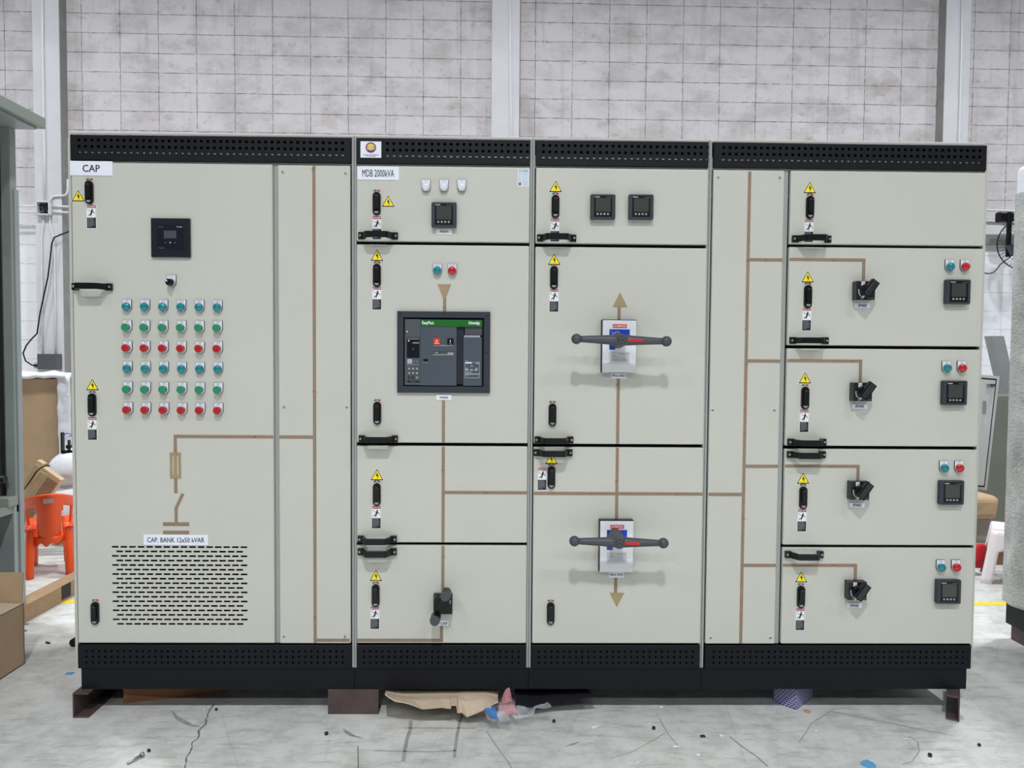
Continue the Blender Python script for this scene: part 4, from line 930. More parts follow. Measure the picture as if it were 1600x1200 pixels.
P = fl(1357, 1194); b = MB(); rnd = random.Random(4); pts = [(P.x + (.026 + rnd.uniform(-.007, .007)) * _c(2 * math.pi * i / 16), P.y + (.028 + rnd.uniform(-.008, .008)) * _s(2 * math.pi * i / 16)) for i in range(16)]
b.prism(pts, 0.0002, 0.0012, mat('blue_paint', (88, 158, 208), .6, var=.1, vscale=50), 'z'); o = part('floor_paint_spot', b, None); o['kind'] = 'structure'
# round black foot behind the left cabinet
P = fl(114, 1009); b = MB(); b.tube([(P.x + .01, P.y - .015, .02), (P.x + .01, P.y + .015, .02)], 0.02, BLACK, 20); solo('caster_wheel', b, 'small round black wheel on the floor at the left side of the leftmost cabinet', 'wheel')

# ------------------------------------------------------------------ left side: open cabinet, box, beam, chair
GRN = mat('grey_green_coat', (128, 136, 130), 0.4, var=0.04, bump=0.02, bscale=600)
GRN2 = mat('grey_green_panel', (140, 148, 150), 0.4, var=0.03)
c0 = fl(38, 970); CXr, CYr = c0.x, c0.y
r = thing('electrical_enclosure', 'tall open grey-green cabinet with overhanging roof at the left edge', 'electrical cabinet', (CXr - .45, CYr - .45, 0))
zr1 = at(72, 202, CYr + .03).z; zr2 = at(72, 185, CYr + .03).z; xr = at(72, 195, CYr + .03).x
b = MB(); b.box(-2.0, xr, CYr - 1.4, CYr + .03, zr1, zr2, GRN, 0.004); b.box(-2.0, xr - .03, CYr - 1.4, CYr, zr1 - .012, zr1, GRN2, 0.002, 1); part('roof', b, r)
b = MB(); b.box(CXr - .05, CXr, CYr - .05, CYr, 0, zr1 - .012, GRN, 0.004); b.box(CXr - .004, CXr + .008, CYr - .03, CYr + .006, .02, 2.3, GRN2, 0.002, 1)
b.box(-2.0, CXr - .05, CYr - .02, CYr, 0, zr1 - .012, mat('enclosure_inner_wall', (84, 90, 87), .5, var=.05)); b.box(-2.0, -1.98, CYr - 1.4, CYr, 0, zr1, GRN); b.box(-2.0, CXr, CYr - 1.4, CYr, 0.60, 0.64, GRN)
part('frame', b, r)
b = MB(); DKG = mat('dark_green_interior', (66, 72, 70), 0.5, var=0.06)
for x_ in (CXr - .085, CXr - .125, CXr - .19): b.box(x_ - .012, x_ + .012, CYr - .075, CYr - .02, .65, zr1 - .05, DKG, 0.002, 1)
for i in range(22):
    z_ = .75 + i * .085; b.box(CXr - .091, CXr - .083, CYr - .0765, CYr - .075, z_, z_ + .012, DARK)
for z_ in (1.95, 1.18, .92): b.box(-1.9, CXr - .06, CYr - .10, CYr - .075, z_, z_ + .05, DKG, 0.002, 1)
part('mounting_rail', b, r)
zl = at(30, 789, CYr - .04).z; b = MB(); b.box(-1.9, CXr + .004, CYr - .075, CYr - .048, 0.02, zl, GRN2, 0.003); b.box(-1.9, CXr + .008, CYr - .12, CYr - .045, zl, zl + .05, GRN, 0.004); part('lower_panel', b, r)
zc_ = at(20, 752, CYr - .1).z; b = MB(); b.tube([(-1.7, CYr - .2, zc_ - .03), (-1.2, CYr - .15, zc_ - .01), (CXr - .02, CYr - .1, zc_ + .012)], 0.022, BLACK, 14); b.tube([(CXr - .1, CYr - .113, zc_ + .004), (CXr - .095, CYr - .112, zc_ + .0045)], 0.0235, WHITEP, 14); part('cable_bundle', b, r)
# cardboard box
bc = fl(39, 1037); zt_ = at(37.5, 942, bc.y).z
r = thing('cardboard_box', 'open brown cardboard box at the lower left edge of the picture', 'box', (bc.x - .4, bc.y - .3, 0))
b = MB(); t = 0.005; x0, x1, y0, y1 = bc.x - .8, bc.x, bc.y - .65, bc.y
b.box(x1 - t, x1, y0, y1, 0, zt_, CARD, .001, 1); b.box(x0, x0 + t, y0, y1, 0, zt_, CARD); b.box(x0, x1, y0, y0 + t, 0, zt_, CARD); b.box(x0, x1, y1 - t, y1, 0, zt_, CARD); b.box(x0, x1, y0, y1, 0.001, t, CARD); part('carton', b, r)
b = MB(); b.add([(x0, y1, zt_), (x1 - .01, y1, zt_), (x1 - .012, y1 + .02, at(35, 895, y1 + .02).z), (x0, y1 + .02, at(35, 893, y1 + .02).z), (x0, y1 + .005, zt_), (x1 - .01, y1 + .005, zt_), (x1 - .012, y1 + .025, at(35, 895, y1 + .02).z), (x0, y1 + .025, at(35, 893, y1 + .02).z)], [(0, 1, 2, 3), (4, 5, 6, 7), (2, 3, 7, 6), (1, 2, 6, 5), (0, 1, 5, 4), (0, 3, 7, 4)], CARD); part('flap', b, r)
b = MB(); b.add([(x1, y0, zt_), (x1, y1 - .01, zt_), (x1 - .17, y1 - .03, zt_ + .012), (x1 - .17, y0, zt_ + .012), (x1, y0, zt_ - .004), (x1, y1 - .01, zt_ - .004), (x1 - .17, y1 - .03, zt_ + .008), (x1 - .17, y0, zt_ + .008)], [(0, 1, 2, 3), (4, 5, 6, 7), (2, 3, 7, 6), (1, 2, 6, 5), (0, 1, 5, 4), (0, 3, 7, 4)], CARDL); part('flap', b, r)
# timber beam, upper edge of its side runs away from us
pa, pb_ = fl(38, 974.5), fl(113.5, 932.5); d_ = (pb_ - pa).normalized(); pe = pa + d_ * 1.6
zb_ = 0.095; b = MB(); k_ = Vector((-d_.y, d_.x, 0)) * .10
q0 = pa - d_ * .3
b.prism([(v_.x, v_.y) for v_ in (q0, pe, pe + k_, q0 + k_)], 0, zb_, WOOD, 'z')
pbm = pa + d_ * .33; b.prism([(v_.x, v_.y) for v_ in (pbm, pbm + d_ * .09, pbm + d_ * .09 - k_ * .012, pbm - k_ * .012)], 0.015, zb_ + .001, mat('black_paint', (30, 26, 24), .7, var=.2), 'z')
solo('timber_beam', b, 'rough brown timber beam with a black painted patch on the floor beside the left cabinet', 'timber')

ORANGE = mat('orange_plastic', (236, 84, 28), 0.38, var=0.03, bump=0.03, bscale=300)
WPLAS = mat('white_plastic', (240, 232, 236), 0.4, var=0.02)
def gridsheet(b, fn, nu, nv, keep, thick, m):
    bm = bmesh.new(); G = {}
    for j in range(nv + 1):
        for i in range(nu + 1): G[i, j] = bm.verts.new(fn(i / nu, j / nv))
    for j in range(nv):
        for i in range(nu):
            if keep(( i + .5) / nu, (j + .5) / nv): bm.faces.new([G[i, j], G[i + 1, j], G[i + 1, j + 1], G[i, j + 1]])
    loose = [v_ for v_ in bm.verts if not v_.link_faces]
    for v_ in loose: bm.verts.remove(v_)
    bmesh.ops.recalc_face_normals(bm, faces=bm.faces); bmesh.ops.solidify(bm, geom=bm.faces[:], thickness=thick); bm.verts.index_update()
    b.add([v_.co.copy() for v_ in bm.verts], [[v_.index for v_ in f.verts] for f in bm.faces], m, True); bm.free()
# chair: local x right, y away (seat side), z up
pl0, pr0 = fl(41, 908), fl(103, 895); mid = (pl0 + pr0) / 2; ang = math.atan2(pr0.y - pl0.y, pr0.x - pl0.x); ang = R_(30)
HT = at(73, 769, mid.y + .03).z; HW = (at(110, 800, mid.y).x - at(37, 800, mid.y).x) / 2 / 1.15; org = Vector((at(73.5, 800, mid.y).x, mid.y + .02, 0))
T_ = Matrix.Translation(org) @ Matrix.Rotation(ang, 4, 'Z')
r = thing('plastic_chair', 'orange plastic armchair seen from behind beside the left cabinet', 'chair', org)
HS = HT * .46
b = MB(); b.T = T_
def fback(u_, v_):
    x = (u_ * 2 - 1) * (HW - .02 * (1 - v_)); z = HS + (HT - HS) * v_ - (.045 * (u_ * 2 - 1) ** 2 if v_ > .6 else .045 * (u_ * 2 - 1) ** 2 * v_ / .6)
    y = .14 * (u_ * 2 - 1) ** 2 - .05 * v_
    return (x, y, z)
def kback(u_, v_):
    x = abs(u_ * 2 - 1); return v_ > .74 or x < .50 + .06 * v_ or x > .90
gridsheet(b, fback, 28, 16, kback, .012, ORANGE); part('backrest', b, r)
b = MB(); b.T = T_
gridsheet(b, lambda u_, v_: ((u_ * 2 - 1) * (HW * .72), -.01 + .30 * v_ + .06 * (u_ * 2 - 1) ** 2 * (1 - v_), HS - .02 - .012 * math.sin(math.pi * v_)), 12, 10, lambda u_, v_: True, .012, ORANGE)
gridsheet(b, lambda u_, v_: ((u_ * 2 - 1) * (HW * .72), -.012 + .06 * (u_ * 2 - 1) ** 2, HS + .005 - (.05 + .012 * math.sin(u_ * 19)) * v_), 24, 3, lambda u_, v_: True, .008, ORANGE); part('seat', b, r)
for s_ in (-1, 1):
    b = MB(); b.T = T_
    za = HT * .62
    gridsheet(b, lambda u_, v_: (s_ * (HW - .055 + .065 * u_), -.01 + .14 + (.26) * (v_ - .45), za - .02 * (1 - v_) - .012 * (u_ * 2 - 1) ** 2), 4, 8, lambda u_, v_: True, .012, ORANGE); part('armrest', b, r)
    for yy in (0, 1):
        b = MB(); b.T = T_; y_t, y_b = (.03, -.045) if yy == 0 else (.26, .33)
        def fl_(u_, v_):
            return (s_ * (HW - .055 + .055 * u_ + .0 * v_ + (.012 * (1 - v_))), (y_b + (y_t - y_b) * v_) + .03 * (u_ * 2 - 1) ** 2, za * v_ * .985)
        gridsheet(b, fl_, 6, 8, lambda u_, v_: True, .012, ORANGE); part('leg', b, r)
b = MB(); b.T = T_; b.box(-.028, .028, -.062, -.058, HT - .06, HT - .03, mat('chair_label', (170, 150, 140), .5, var=.2, vscale=60)); part('label_sticker', b, r)

# wrapped goods, cardboard sheet, frames behind the chair
YB = 3.0; A, B = at(20, 592, YB), at(93, 592, YB)
WFOAM = mat('white_foam_wrap', (232, 234, 242), .5, var=.05, vscale=6, bump=.6, bscale=14)
b = MB(); b.box(A.x - .2, B.x - .0, YB - .03, YB + .55, 0, B.z, CARD, .008); solo('cardboard_carton', b, 'tall brown cardboard carton standing against the back wall behind the orange chair', 'box')
b = MB(); x_l, x_r = at(22, 582, YB + .3).x, at(107, 582, YB).x; z_ = B.z
gridsheet(b, lambda u_, v_: (x_l + (x_r - x_l) * u_, YB - .06 + .6 * v_, z_ + .018 + .03 * noise.noise(Vector((u_ * 5, v_ * 4, 1))) + .02), 20, 8, lambda u_, v_: True, .03, WFOAM)
gridsheet(b, lambda u_, v_: (B.x + .012 + .09 * u_, YB - .03 + .02 * noise.noise(Vector((u_ * 3, v_ * 9, 3))), (z_ + .03) * (1 - v_) + .55 * v_), 4, 14, lambda u_, v_: True, .02, WFOAM)
solo('foam_wrap', b, 'white foam wrap draped over the tall brown carton', 'foam wrap')
b = MB(); S = at(92, 735, 2.55); b.sphere((S.x + .05, 2.75, at(90, 735, 2.6).z - .02), .22, WFOAM, 28, 16, (1.05, .8, .78)); b.sphere((S.x + .05, 2.75, .25), .27, WFOAM, 28, 14, (1.0, .8, .95))
for v_ in b.v:
    n_ = noise.noise(v_ * 6); v_ += Vector((n_, n_ * .5, n_)) * .025; v_.z = max(0.001, v_.z)
solo('foam_bundle', b, 'bulging white foam bundle behind the orange chair', 'foam wrap')
for i, (a_, c_, w_, th, Y_, lb) in enumerate([((37, 766), (62.5, 722), .05, .03, 2.42, 'leftmost of the three pale wooden frames leaning behind the orange chair'), ((42, 776), (72, 734), .055, .03, 2.36, 'middle of the three pale wooden frames leaning behind the orange chair'), ((62, 778), (86, 744), .10, .035, 2.30, 'rightmost, broadest of the three pale wooden frames leaning behind the orange chair')]):
    p_, q_ = at(*a_, Y_), at(*c_, Y_); d_ = (q_ - p_).normalized(); L_ = .72; p_ = q_ - d_ * min(L_, (q_.z) / max(.1, d_.z)); n_ = Vector((-d_.z, 0, d_.x)) * w_ / 2
    r = thing('wooden_frame', lb, 'wooden frame', (p_.x, Y_, 0), 'pale wooden frames behind the chair')
    b = MB(); b.prism([((p_ + n_).x, (p_ + n_).z), ((q_ + n_).x, (q_ + n_).z), ((q_ - n_).x, (q_ - n_).z), ((p_ - n_).x, (p_ - n_).z)], Y_, Y_ + .05, WOODL)
    for v_ in b.v: v_.z = max(.002, v_.z)
    part('side_board', b, r)
    b = MB(); m_ = n_ * .78; p2, q2 = p_ + d_ * .03, q_ - d_ * .03; b.prism([((p2 + m_).x, (p2 + m_).z), ((q2 + m_).x, (q2 + m_).z), ((q2 - m_).x, (q2 - m_).z), ((p2 - m_).x, (p2 - m_).z)], Y_ - .006, Y_, WOOD if i == 2 else mat('mid_wood', (186, 160, 124), .65, var=.15, vscale=6))
    for v_ in b.v: v_.z = max(.002, v_.z)
    part('panel', b, r)
b = MB(); pts = [at(*p_, 2.33) for p_ in ((37, 765), (45, 755), (56, 738), (64, 731), (72, 727), (78, 728))]; b.tube(pts, .0045, BLACK, 8); solo('black_hose', b, 'thin black cable curving over the pale wooden frames', 'cable')
b = crumple((at(30, 793, 2.72), at(108, 788, 2.72), at(108, 826, 2.68), at(30, 826, 2.68)), 30, 12, .07, 21, film('bag_film', (222, 226, 230), .55), .003, 12)
b2 = crumple((at(30, 826, 2.68), at(108, 826, 2.68), at(108, 836, 2.68), at(30, 836, 2.68)), 30, 6, .05, 24, MATS['bag_film'], .003, 12)
o0 = len(b.v); b.v += b2.v; b.f += [[i + o0 for i in f] for f in b2.f]; b.m += b2.m; b.sm += b2.sm
for v_ in b.v:
    if v_.z < .12: v_.z = max(.002, v_.z - .1)
solo('plastic_bag', b, 'crumpled clear plastic bag on the floor behind the orange chair', 'plastic bag')
Y_ = 2.66; A, B = at(95, 706, Y_), at(116, 676, Y_); r = thing('metal_stand', 'small black metal stand with blue wires resting on the white foam bundle', 'stand', (A.x, Y_, 0))
b = MB(); b.box(A.x, A.x + .012, Y_, Y_ + .03, A.z - .006, B.z, BLACK); b.box(A.x, B.x, Y_, Y_ + .03, A.z - .006, A.z + .010, BLACK); b.box(B.x - .012, B.x, Y_, Y_ + .03, A.z - .006, B.z, BLACK); b.box(A.x, B.x, Y_, Y_ + .2, A.z - .012, A.z - .006, BLACK); part('frame', b, r)
b = MB(); q_ = at(107, 698, Y_); b.lathe(q_.x, q_.z, [(.016, Y_ - .01), (.016, Y_ + .02)], BLACK, 16); b.box(q_.x - .006, q_.x + .006, Y_, Y_ + .02, q_.z - .05, q_.z + .05, BLACK); part('clamp', b, r)
b = MB(); b.tube([at(100, 680, Y_), at(104, 677, Y_), at(109, 677.5, Y_), at(113, 681, Y_), at(107, 682, Y_)], .0035, mat('blue_wire', (40, 80, 200), .4, var=.05), 8); part('wire', b, r)

# ------------------------------------------------------------------ wall fittings
def WPT(px, py, d=.14, off=.02):
    s_, z_ = wall_s(px, py, d + off); return wall_pt(s_, d + off, z_)
COND = mat('white_conduit', (232, 232, 232), .35, var=.02)
def conduit(pts, label, d=.14, rr=.0095, off=.012, m=COND, name='conduit', cat='conduit', group='white conduits on the wall'):
    b = MB(); P = [WPT(*p_, d, off) for p_ in pts]; b.tube(P, rr, m, 10); return solo(name, b, label, cat, group)
conduit([(66, -40), (66.5, 60), (68, 160), (69.5, 240), (70, 316)], 'white vertical conduit running from above down to the open junction box', rr=.012)
conduit([(22, 322), (61, 322)], 'upper of the two white horizontal conduits left of the junction box'); conduit([(22, 331), (61, 331)], 'lower of the two white horizontal conduits left of the junction box')
conduit([(82, 322), (112, 323)], 'upper of the two white horizontal conduits right of the junction box'); conduit([(82, 331), (112, 332)], 'lower of the two white horizontal conduits right of the junction box')
conduit([(79, 316), (79.5, 310), (84, 306.5), (92, 306), (99, 305.5), (104, 303.5), (106, 296), (106, 280)], 'curved white conduit leaving the top of the junction box to the right')
conduit([(68, 337), (68, 348), (66.5, 360), (65, 372), (65.5, 450), (66.5, 553)], 'left of the two white conduits running down to the grey box', rr=.0085); conduit([(78, 337), (78, 348), (81, 360), (85, 374), (86, 450), (87, 553)], 'right of the two white conduits running down to the grey box', rr=.0085)
conduit([(797, -40), (797.5, 80), (798.5, 180), (799.5, 260)], 'white conduit on the middle wall column', rr=.010); conduit([(1504, -40), (1502, 90), (1498.5, 217), (1497, 280)], 'white conduit on the right wall column', rr=.011)
A_, B_ = wall_s(61, 337, .14), wall_s(82, 316, .14); r = thing('junction_box', 'white open junction box full of dark wires on the left wall column', 'junction box', wall_pt((A_[0] + B_[0]) / 2, .14, A_[1]))
b = MB(); b.T = WT; s0, z0, s1, z1 = A_[0], A_[1], B_[0], B_[1]
for q in ((s0, s1, z0, z0 + .012), (s0, s1, z1 - .012, z1), (s0, s0 + .012, z0, z1), (s1 - .012, s1, z0, z1)): b.box(q[0], q[1], -.20, -.14, q[2], q[3], COND, .003, 1)
b.box(s0, s1, -.145, -.14, z0, z1, mat('jb_back', (40, 44, 60), .6, var=.2)); part('housing', b, r)
b = MB(); b.T = WT; rnd = random.Random(9)
for i in range(12):
    pts = [(rnd.uniform(s0 + .02, s1 - .02), rnd.uniform(-.19, -.15), rnd.uniform(z0 + .02, z1 - .02)) for _ in range(4)]; b.tube(pts, .003, [mat('wire_navy', (36, 44, 84), .4, var=.1), mat('wire_grey', (130, 136, 150), .4, var=.1), BLACK][i % 3], 6)
part('wires', b, r)
A_, B_ = wall_s(67, 577, .14), wall_s(97, 553, .14); b = MB(); b.T = WT; b.box(A_[0], B_[0], -.24, -.14, A_[1], B_[1], mat('grey_box', (84, 86, 90), .5, var=.04), .006); b.box((A_[0] + B_[0]) / 2 + .03, (A_[0] + B_[0]) / 2 + .045, -.243, -.24, (A_[1] + B_[1]) / 2, (A_[1] + B_[1]) / 2 + .01, STEEL)
solo('grey_box', b, 'dark grey metal box low on the left wall column', 'electrical box')
conduit([(108, 361), (105, 363), (94, 367), (85, 371), (81, 380), (79, 400), (75, 432), (70, 455), (62.5, 490), (58, 521), (49, 530), (41, 540), (36, 552), (40, 564), (50, 570.5), (60, 571)], 'black cable hanging down the wall to the socket beside the grey box', d=.14, rr=.0075, off=.05, m=BLACK, name='power_cable', cat='cable', group=None)
b = MB(); A_, B_ = wall_s(56, 576, .14), wall_s(66, 564, .14); b.T = WT; b.box(A_[0], B_[0], -.18, -.0, A_[1], B_[1], COND, .004, 1); solo('wall_socket', b, 'small white socket left of the dark grey box', 'socket')
b = MB(); P = WPT(57, 571, .14, .06); b.tube([P - Vector((.03, 0, 0)), P + Vector((.02, 0, 0))], [.012, .02], BLACK, 10); solo('power_plug', b, 'black plug in the small white wall socket', 'plug')

# ------------------------------------------------------------------ right side
conduit([(1536, 328), (1600, 330.5), (1640, 332)], 'white horizontal rail on the wall above the fan', d=0, rr=.012, off=.10, name='wall_rail', cat='rail', group=None)
# fan
dF = .35; sF, zF = wall_s(1603, 381, dF); Cf = wall_pt(sF, dF, zF); r = thing('wall_fan', 'black caged wall fan half hidden behind the wrapped cabinet', 'fan', (Cf.x, Cf.y, Cf.z - .28))
RF = (wall_s(1603, 381, dF)[0] - wall_s(1563, 381, dF)[0])
b = MB(); Tf = Matrix.Translation(Cf) @ Matrix.Rotation(R_(-12), 4, 'Z'); b.T = Tf
circ = lambda R2, y_, n=48: [(R2 * _c(2 * math.pi * i / n), y_, R2 * _s(2 * math.pi * i / n)) for i in range(n)]
b.tube(circ(RF, 0), .006, BLACK, 8, closed=True)
for R2, y_ in ((RF * .8, -.05), (RF * .5, -.075), (RF * .25, -.08)): b.tube(circ(R2, y_), .0018, BLACK, 5, closed=True)
for i in range(44):
    a_ = 2 * math.pi * i / 44; b.tube([(RF * k * _c(a_), y_, RF * k * _s(a_)) for k, y_ in ((.2, -.08), (.5, -.075), (.8, -.05), (1, 0))], .0016, BLACK, 4); 
    b.tube([(RF * k * _c(a_), y_, RF * k * _s(a_)) for k, y_ in ((.2, .09), (.6, .08), (1, 0))], .0014, BLACK, 4)
part('cage', b, r)
b = MB(); b.T = Tf; b.lathe(0, 0, [(.05, .16), (.06, .05), (.03, -.02), (.02, -.05)], BLACK, 20); part('motor', b, r)
for k in range(3):
    b = MB(); b.T = Tf @ Matrix.Rotation(2 * math.pi * k / 3, 4, 'Y') @ Matrix.Rotation(R_(20), 4, 'X'); b.prism([(-.03, .03), (.03, .03), (.09, RF * .8), (-.02, RF * .86), (-.06, RF * .6)], -.002, .002, mat('fan_blade', (60, 64, 68), .4, var=.05)); part('blade', b, r)
A_ = WPT(1559, 347, 0, .3); B_ = WPT(1584, 331, 0, .3); b = MB(); b.box(A_.x, B_.x, A_.y - .02, A_.y + .06, A_.z, B_.z, BLACK, .02, 2); b.box(at(1572, 340, A_.y).x, at(1579, 340, A_.y).x, A_.y - .03, A_.y, at(1575, 402, A_.y).z, B_.z, BLACK, .01); part('bracket', b, r)
conduit([(1536, 426), (1545, 427.5), (1553, 425.5), (1558, 420), (1563, 413), (1570, 408), (1578, 402), (1584, 396)], 'thin black cable running from behind the right cabinet to the fan', d=0, rr=.0055, off=.42, m=BLACK, name='fan_cable', cat='cable', group=None)
# leaning grey post
Y_ = 3.5; A_, B_ = at(1559, 525, Y_), at(1590, 660, Y_); d_ = (B_ - A_).normalized(); E_ = A_ + d_ * (A_.z / -d_.z); b = MB(); k_ = Vector((.055, 0, 0))
b.prism([((A_ - k_).x, A_.z), ((A_ + k_).x, A_.z), ((E_ + k_).x, 0), ((E_ - k_).x, 0)], Y_, Y_ + .1, mat('grey_steel', (138, 142, 144), .5, var=.05)); solo('steel_post', b, 'grey steel post leaning behind the wrapped cabinet on the right', 'steel post')
# big olive cabinet and leaning door
OL = mat('olive_grey_coat', (112, 114, 104), .5, var=.04); Y_ = 3.0; A_, B_ = at(1480, 618, Y_), at(1600, 618, Y_)
r = thing('storage_cabinet', 'large shaded olive-grey cabinet behind the leaning door on the right', 'cabinet', ((A_.x + B_.x) / 2, Y_, 0)); b = MB(); b.box(A_.x, B_.x + .3, Y_, Y_ + .35, 0, A_.z, OL, .006); part('body', b, r)
b = MB(); b.box(A_.x + .02, B_.x + .28, Y_ - .012, Y_ - .0005, .05, A_.z - .02, OL, .004); part('door_panel', b, r)
Y_ = 2.62; TR, BR = at(1562, 588, Y_), at(1542, 766, Y_); d_ = (TR - BR).normalized(); n_ = Vector((-d_.z, 0, d_.x)); W_ = .5
r = thing('cabinet_door', 'loose light grey cabinet door with black gasket leaning to the right of the line-up', 'door', BR)
def quad(b, i0, i1, y0, y1, m):
    c = [BR + n_ * i0 + d_ * i0, TR + n_ * i0 - d_ * i0, TR + n_ * (W_ - i1) - d_ * i0, BR + n_ * (W_ - i1) + d_ * i0]; b.prism([(v_.x, v_.z) for v_ in c], y0, y1, m)
LG = mat('light_grey_coat', (196, 198, 198), .4, var=.02)
b = MB(); quad(b, 0, 0, Y_, Y_ + .03, LG); part('door_leaf', b, r)
b = MB(); quad(b, .022, .03, Y_ - .004, Y_, GASK_SHADE); part('gasket', b, r)
b = MB(); quad(b, .034, .04, Y_ - .010, Y_ - .003, LG); q_ = at(1549, 602, Y_); b.box(q_.x - .045, q_.x + .015, Y_ - .02, Y_ - .01, q_.z - .012, q_.z + .012, STEEL); b.box(q_.x - .02, q_.x + .008, Y_ - .035, Y_ - .02, q_.z - .006, q_.z + .01, GREYP); q_ = at(1535.5, 636, Y_); b.box(q_.x - .008, q_.x + .008, Y_ - .03, Y_ - .01, q_.z - .05, q_.z + .05, STEEL, .003); part('inner_panel', b, r)
# paper bag heap under the door
KR = mat('kraft_paper', (188, 160, 128), .75, var=.08, vscale=8, bump=.4, bscale=12); BGF = film('clear_bag', (150, 140, 130), .75, .2)
A_, B_ = at(1500, 772, 2.45), at(1556, 790, 2.45); b = MB(); b.box(A_.x, B_.x, 2.4, 2.75, .26, BR.z, KR, .05, 4)
for v_ in b.v: n1 = noise.noise(v_ * 7); v_ += Vector((n1, n1 * .6, -abs(n1) * .5)) * .03
b2 = MB(); b2.box(A_.x, B_.x - .03, 2.42, 2.73, .0, .3, BGF, .04, 4)
for v_ in b2.v: n1 = noise.noise(v_ * 9); v_ += Vector((n1, n1 * .6, 0)) * .03; v_.z = max(.001, v_.z)
o0 = len(b.v); b.v += b2.v; b.f += [[i + o0 for i in f] for f in b2.f]; b.m += b2.m; b.sm += b2.sm
solo('paper_bundle', b, 'brown paper wrapped bundle in clear plastic right of the line-up', 'bundle')
b = MB(); q_ = at(1562, 820, 2.2); b.sphere((q_.x + .06, 2.02, q_.z - .1), .10, mat('black_bag', (24, 24, 26), .3, var=.2), 20, 12, (.9, .8, 1.4))
for v_ in b.v: n1 = noise.noise(v_ * 12); v_ += Vector((n1, n1, n1)) * .035; v_.z = max(.001, v_.z)
solo('black_bag', b, 'black plastic bag behind the white stool', 'bag')
b = MB(); A_, B_ = at(1520, 838, 2.0), at(1545, 850, 2.0); b.sphere(((A_.x + B_.x) / 2 - .055, 1.93, A_.z * .5), .075, mat('red_cloth', (196, 26, 36), .7, var=.1), 20, 10, (.85, .5, A_.z * 5))
for v_ in b.v: n1 = noise.noise(v_ * 10); v_ += Vector((n1, n1, n1)) * .03; v_.z = max(.001, v_.z)
solo('red_cloth', b, 'crumpled red cloth between the rightmost cabinet and the white stool', 'cloth')
A_, B_ = fl(1541, 883), at(1580, 862, 2.2); b = MB(); b.box(A_.x, B_.x, A_.y, A_.y + .25, 0, at(1550, 862, A_.y).z, mat('brown_carton', (150, 112, 96), .8, var=.1), .005); solo('brown_carton', b, 'brown carton seen through the legs of the white stool', 'box')
# stool
LF = fl(1535.5, 909); ST = Vector((LF.x + .215, LF.y + .03, 0)); r = thing('plastic_stool', 'white plastic stool partly hidden by the wrapped cabinet', 'stool', ST); HZ = at(1560, 829, ST.y - .12).z
T2 = Matrix.Translation(ST) @ Matrix.Rotation(R_(-32), 4, 'Z')
b = MB(); b.T = T2; b.box(-.125, .125, -.125, .125, HZ - .03, HZ, WPLAS, .014, 3); part('seat', b, r)
for sx in (-1, 1):
    for sy in (-1, 1):
        b = MB(); b.T = T2
        def f1(u_, v_): k = .125 + .055 * (1 - v_); return (sx * (k - .062 * u_ * (1 if v_ < .7 else 1.9)), sy * k, HZ * v_ * .96)
        def f2(u_, v_): k = .125 + .055 * (1 - v_); return (sx * k, sy * (k - .062 * u_ * (1 if v_ < .7 else 1.9)), HZ * v_ * .96)
        gridsheet(b, f1, 3, 10, lambda u_, v_: True, .006, WPLAS); gridsheet(b, f2, 3, 10, lambda u_, v_: True, .006, WPLAS); part('leg', b, r)
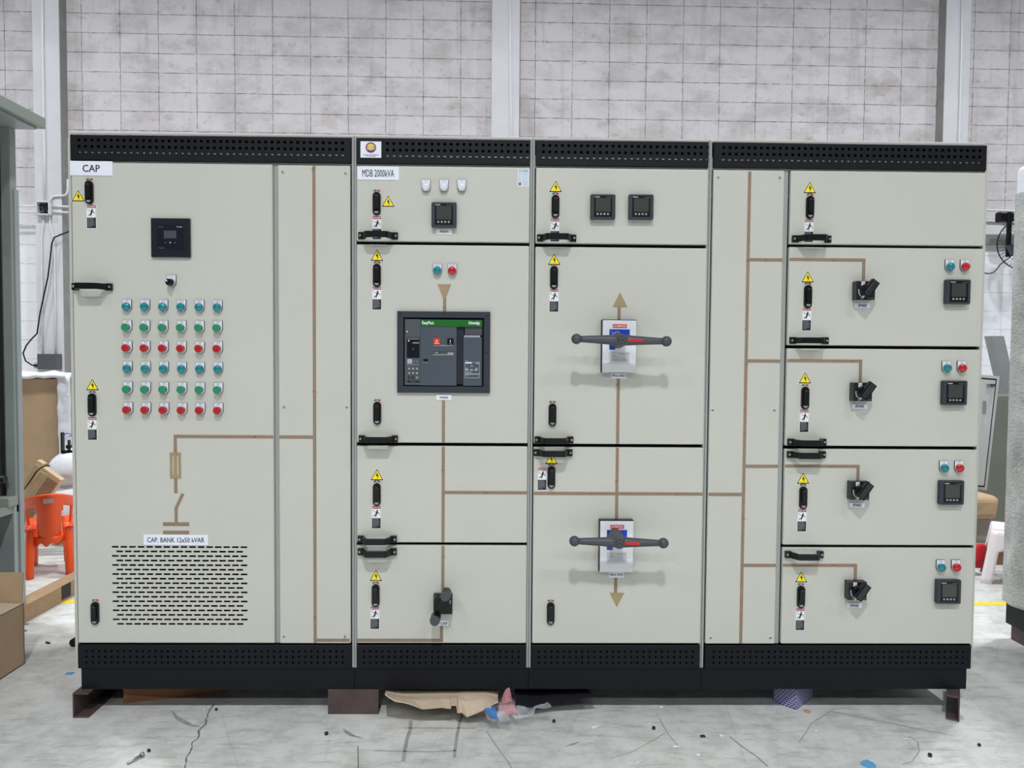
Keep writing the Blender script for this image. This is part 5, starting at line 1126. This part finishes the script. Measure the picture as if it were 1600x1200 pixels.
# bubble-wrapped cabinet
def tex_bubble():
    m = bpy.data.materials.new('bubble_wrap_skin'); m.use_nodes = True; nt = m.node_tree; N = nt.nodes.new; L = nt.links.new; bs = nt.nodes['Principled BSDF']
    tc = N('ShaderNodeTexCoord'); v_ = N('ShaderNodeTexVoronoi'); v_.inputs['Scale'].default_value = 70; L(tc.outputs['Object'], v_.inputs['Vector'])
    n_ = N('ShaderNodeTexNoise'); n_.inputs['Scale'].default_value = 5; n_.inputs['Detail'].default_value = 6; L(tc.outputs['Object'], n_.inputs['Vector'])
    r_ = N('ShaderNodeValToRGB'); e = r_.color_ramp.elements; e[0].position = .35; e[0].color = (*lin((156, 160, 156)), 1); e[1].position = .65; e[1].color = (*lin((192, 194, 190)), 1); L(n_.outputs['Fac'], r_.inputs[0]); L(r_.outputs[0], bs.inputs['Base Color'])
    bs.inputs['Roughness'].default_value = .22; bs.inputs['Specular IOR Level'].default_value = .7; bs.inputs['Coat Weight'].default_value = .4
    b1 = N('ShaderNodeBump'); b1.inputs['Strength'].default_value = 1; b1.inputs['Distance'].default_value = .005; b1.invert = True; L(v_.outputs['Distance'], b1.inputs['Height']); L(b1.outputs[0], bs.inputs['Normal']); return m
BW = tex_bubble(); ft = fl(1572, 996); XW, YW_ = ft.x - .02, ft.y; zb0 = at(1568, 937, YW_).z; zt1 = at(1583, 304, YW_).z
r = thing('wrapped_cabinet', 'cabinet wrapped in grey bubble wrap at the right edge of the picture', 'electrical cabinet', (XW + .4, YW_ - .6, 0))
b = MB()
def skin(u_, v_, face):
    z = zb0 + (zt1 - zb0) * v_
    fold = noise.noise(Vector((u_ * 3 + 4, z * 2.2 - u_ * 3.5, 2))) * .05 + noise.noise(Vector((u_ * 14, z * 9 + u_ * 9, 7))) * .018 + noise.noise(Vector((u_ * 60 + z * 14, z * 7 - u_ * 30, 3))) * .014
    if face == 0: return (XW - fold * math.sin(math.pi * min(1, u_ * 8)) - .004, YW_ - 1.5 * u_, z)
    return (XW + 1.2 * u_, YW_ + fold * .5, z)
gridsheet(b, lambda u_, v_: skin(u_, v_, 0), 110, 130, lambda u_, v_: True, .004, BW); gridsheet(b, lambda u_, v_: skin(u_, v_, 1), 30, 40, lambda u_, v_: True, .004, BW)
b.box(XW + .04, XW + 1.2, YW_ - 1.5, YW_ - .04, zb0 + .02, zt1, BW); part('bubble_wrap_cover', b, r)
b = MB(); b.box(XW + .01, XW + 1.2, YW_ - 1.5, YW_ - .005, at(1572, 972, YW_).z, zb0 + .01, NAVY, .002, 1); part('plinth', b, r)
b = MB(); b.box(XW + .03, XW + 1.0, YW_ - .12, YW_ - .02, 0, at(1572, 972, YW_).z, RUST, .002, 1); part('foot', b, r)
b = MB(); b.box(XW - .012, XW + .9, YW_ - 1.3, YW_ + .01, zt1 - .03, at(1590, 262, YW_).z, WFOAM, .035, 5)
for v_ in b.v: n1 = noise.noise(v_ * 5); v_ += Vector((n1, n1, n1)) * .015
part('foam_cap', b, r)
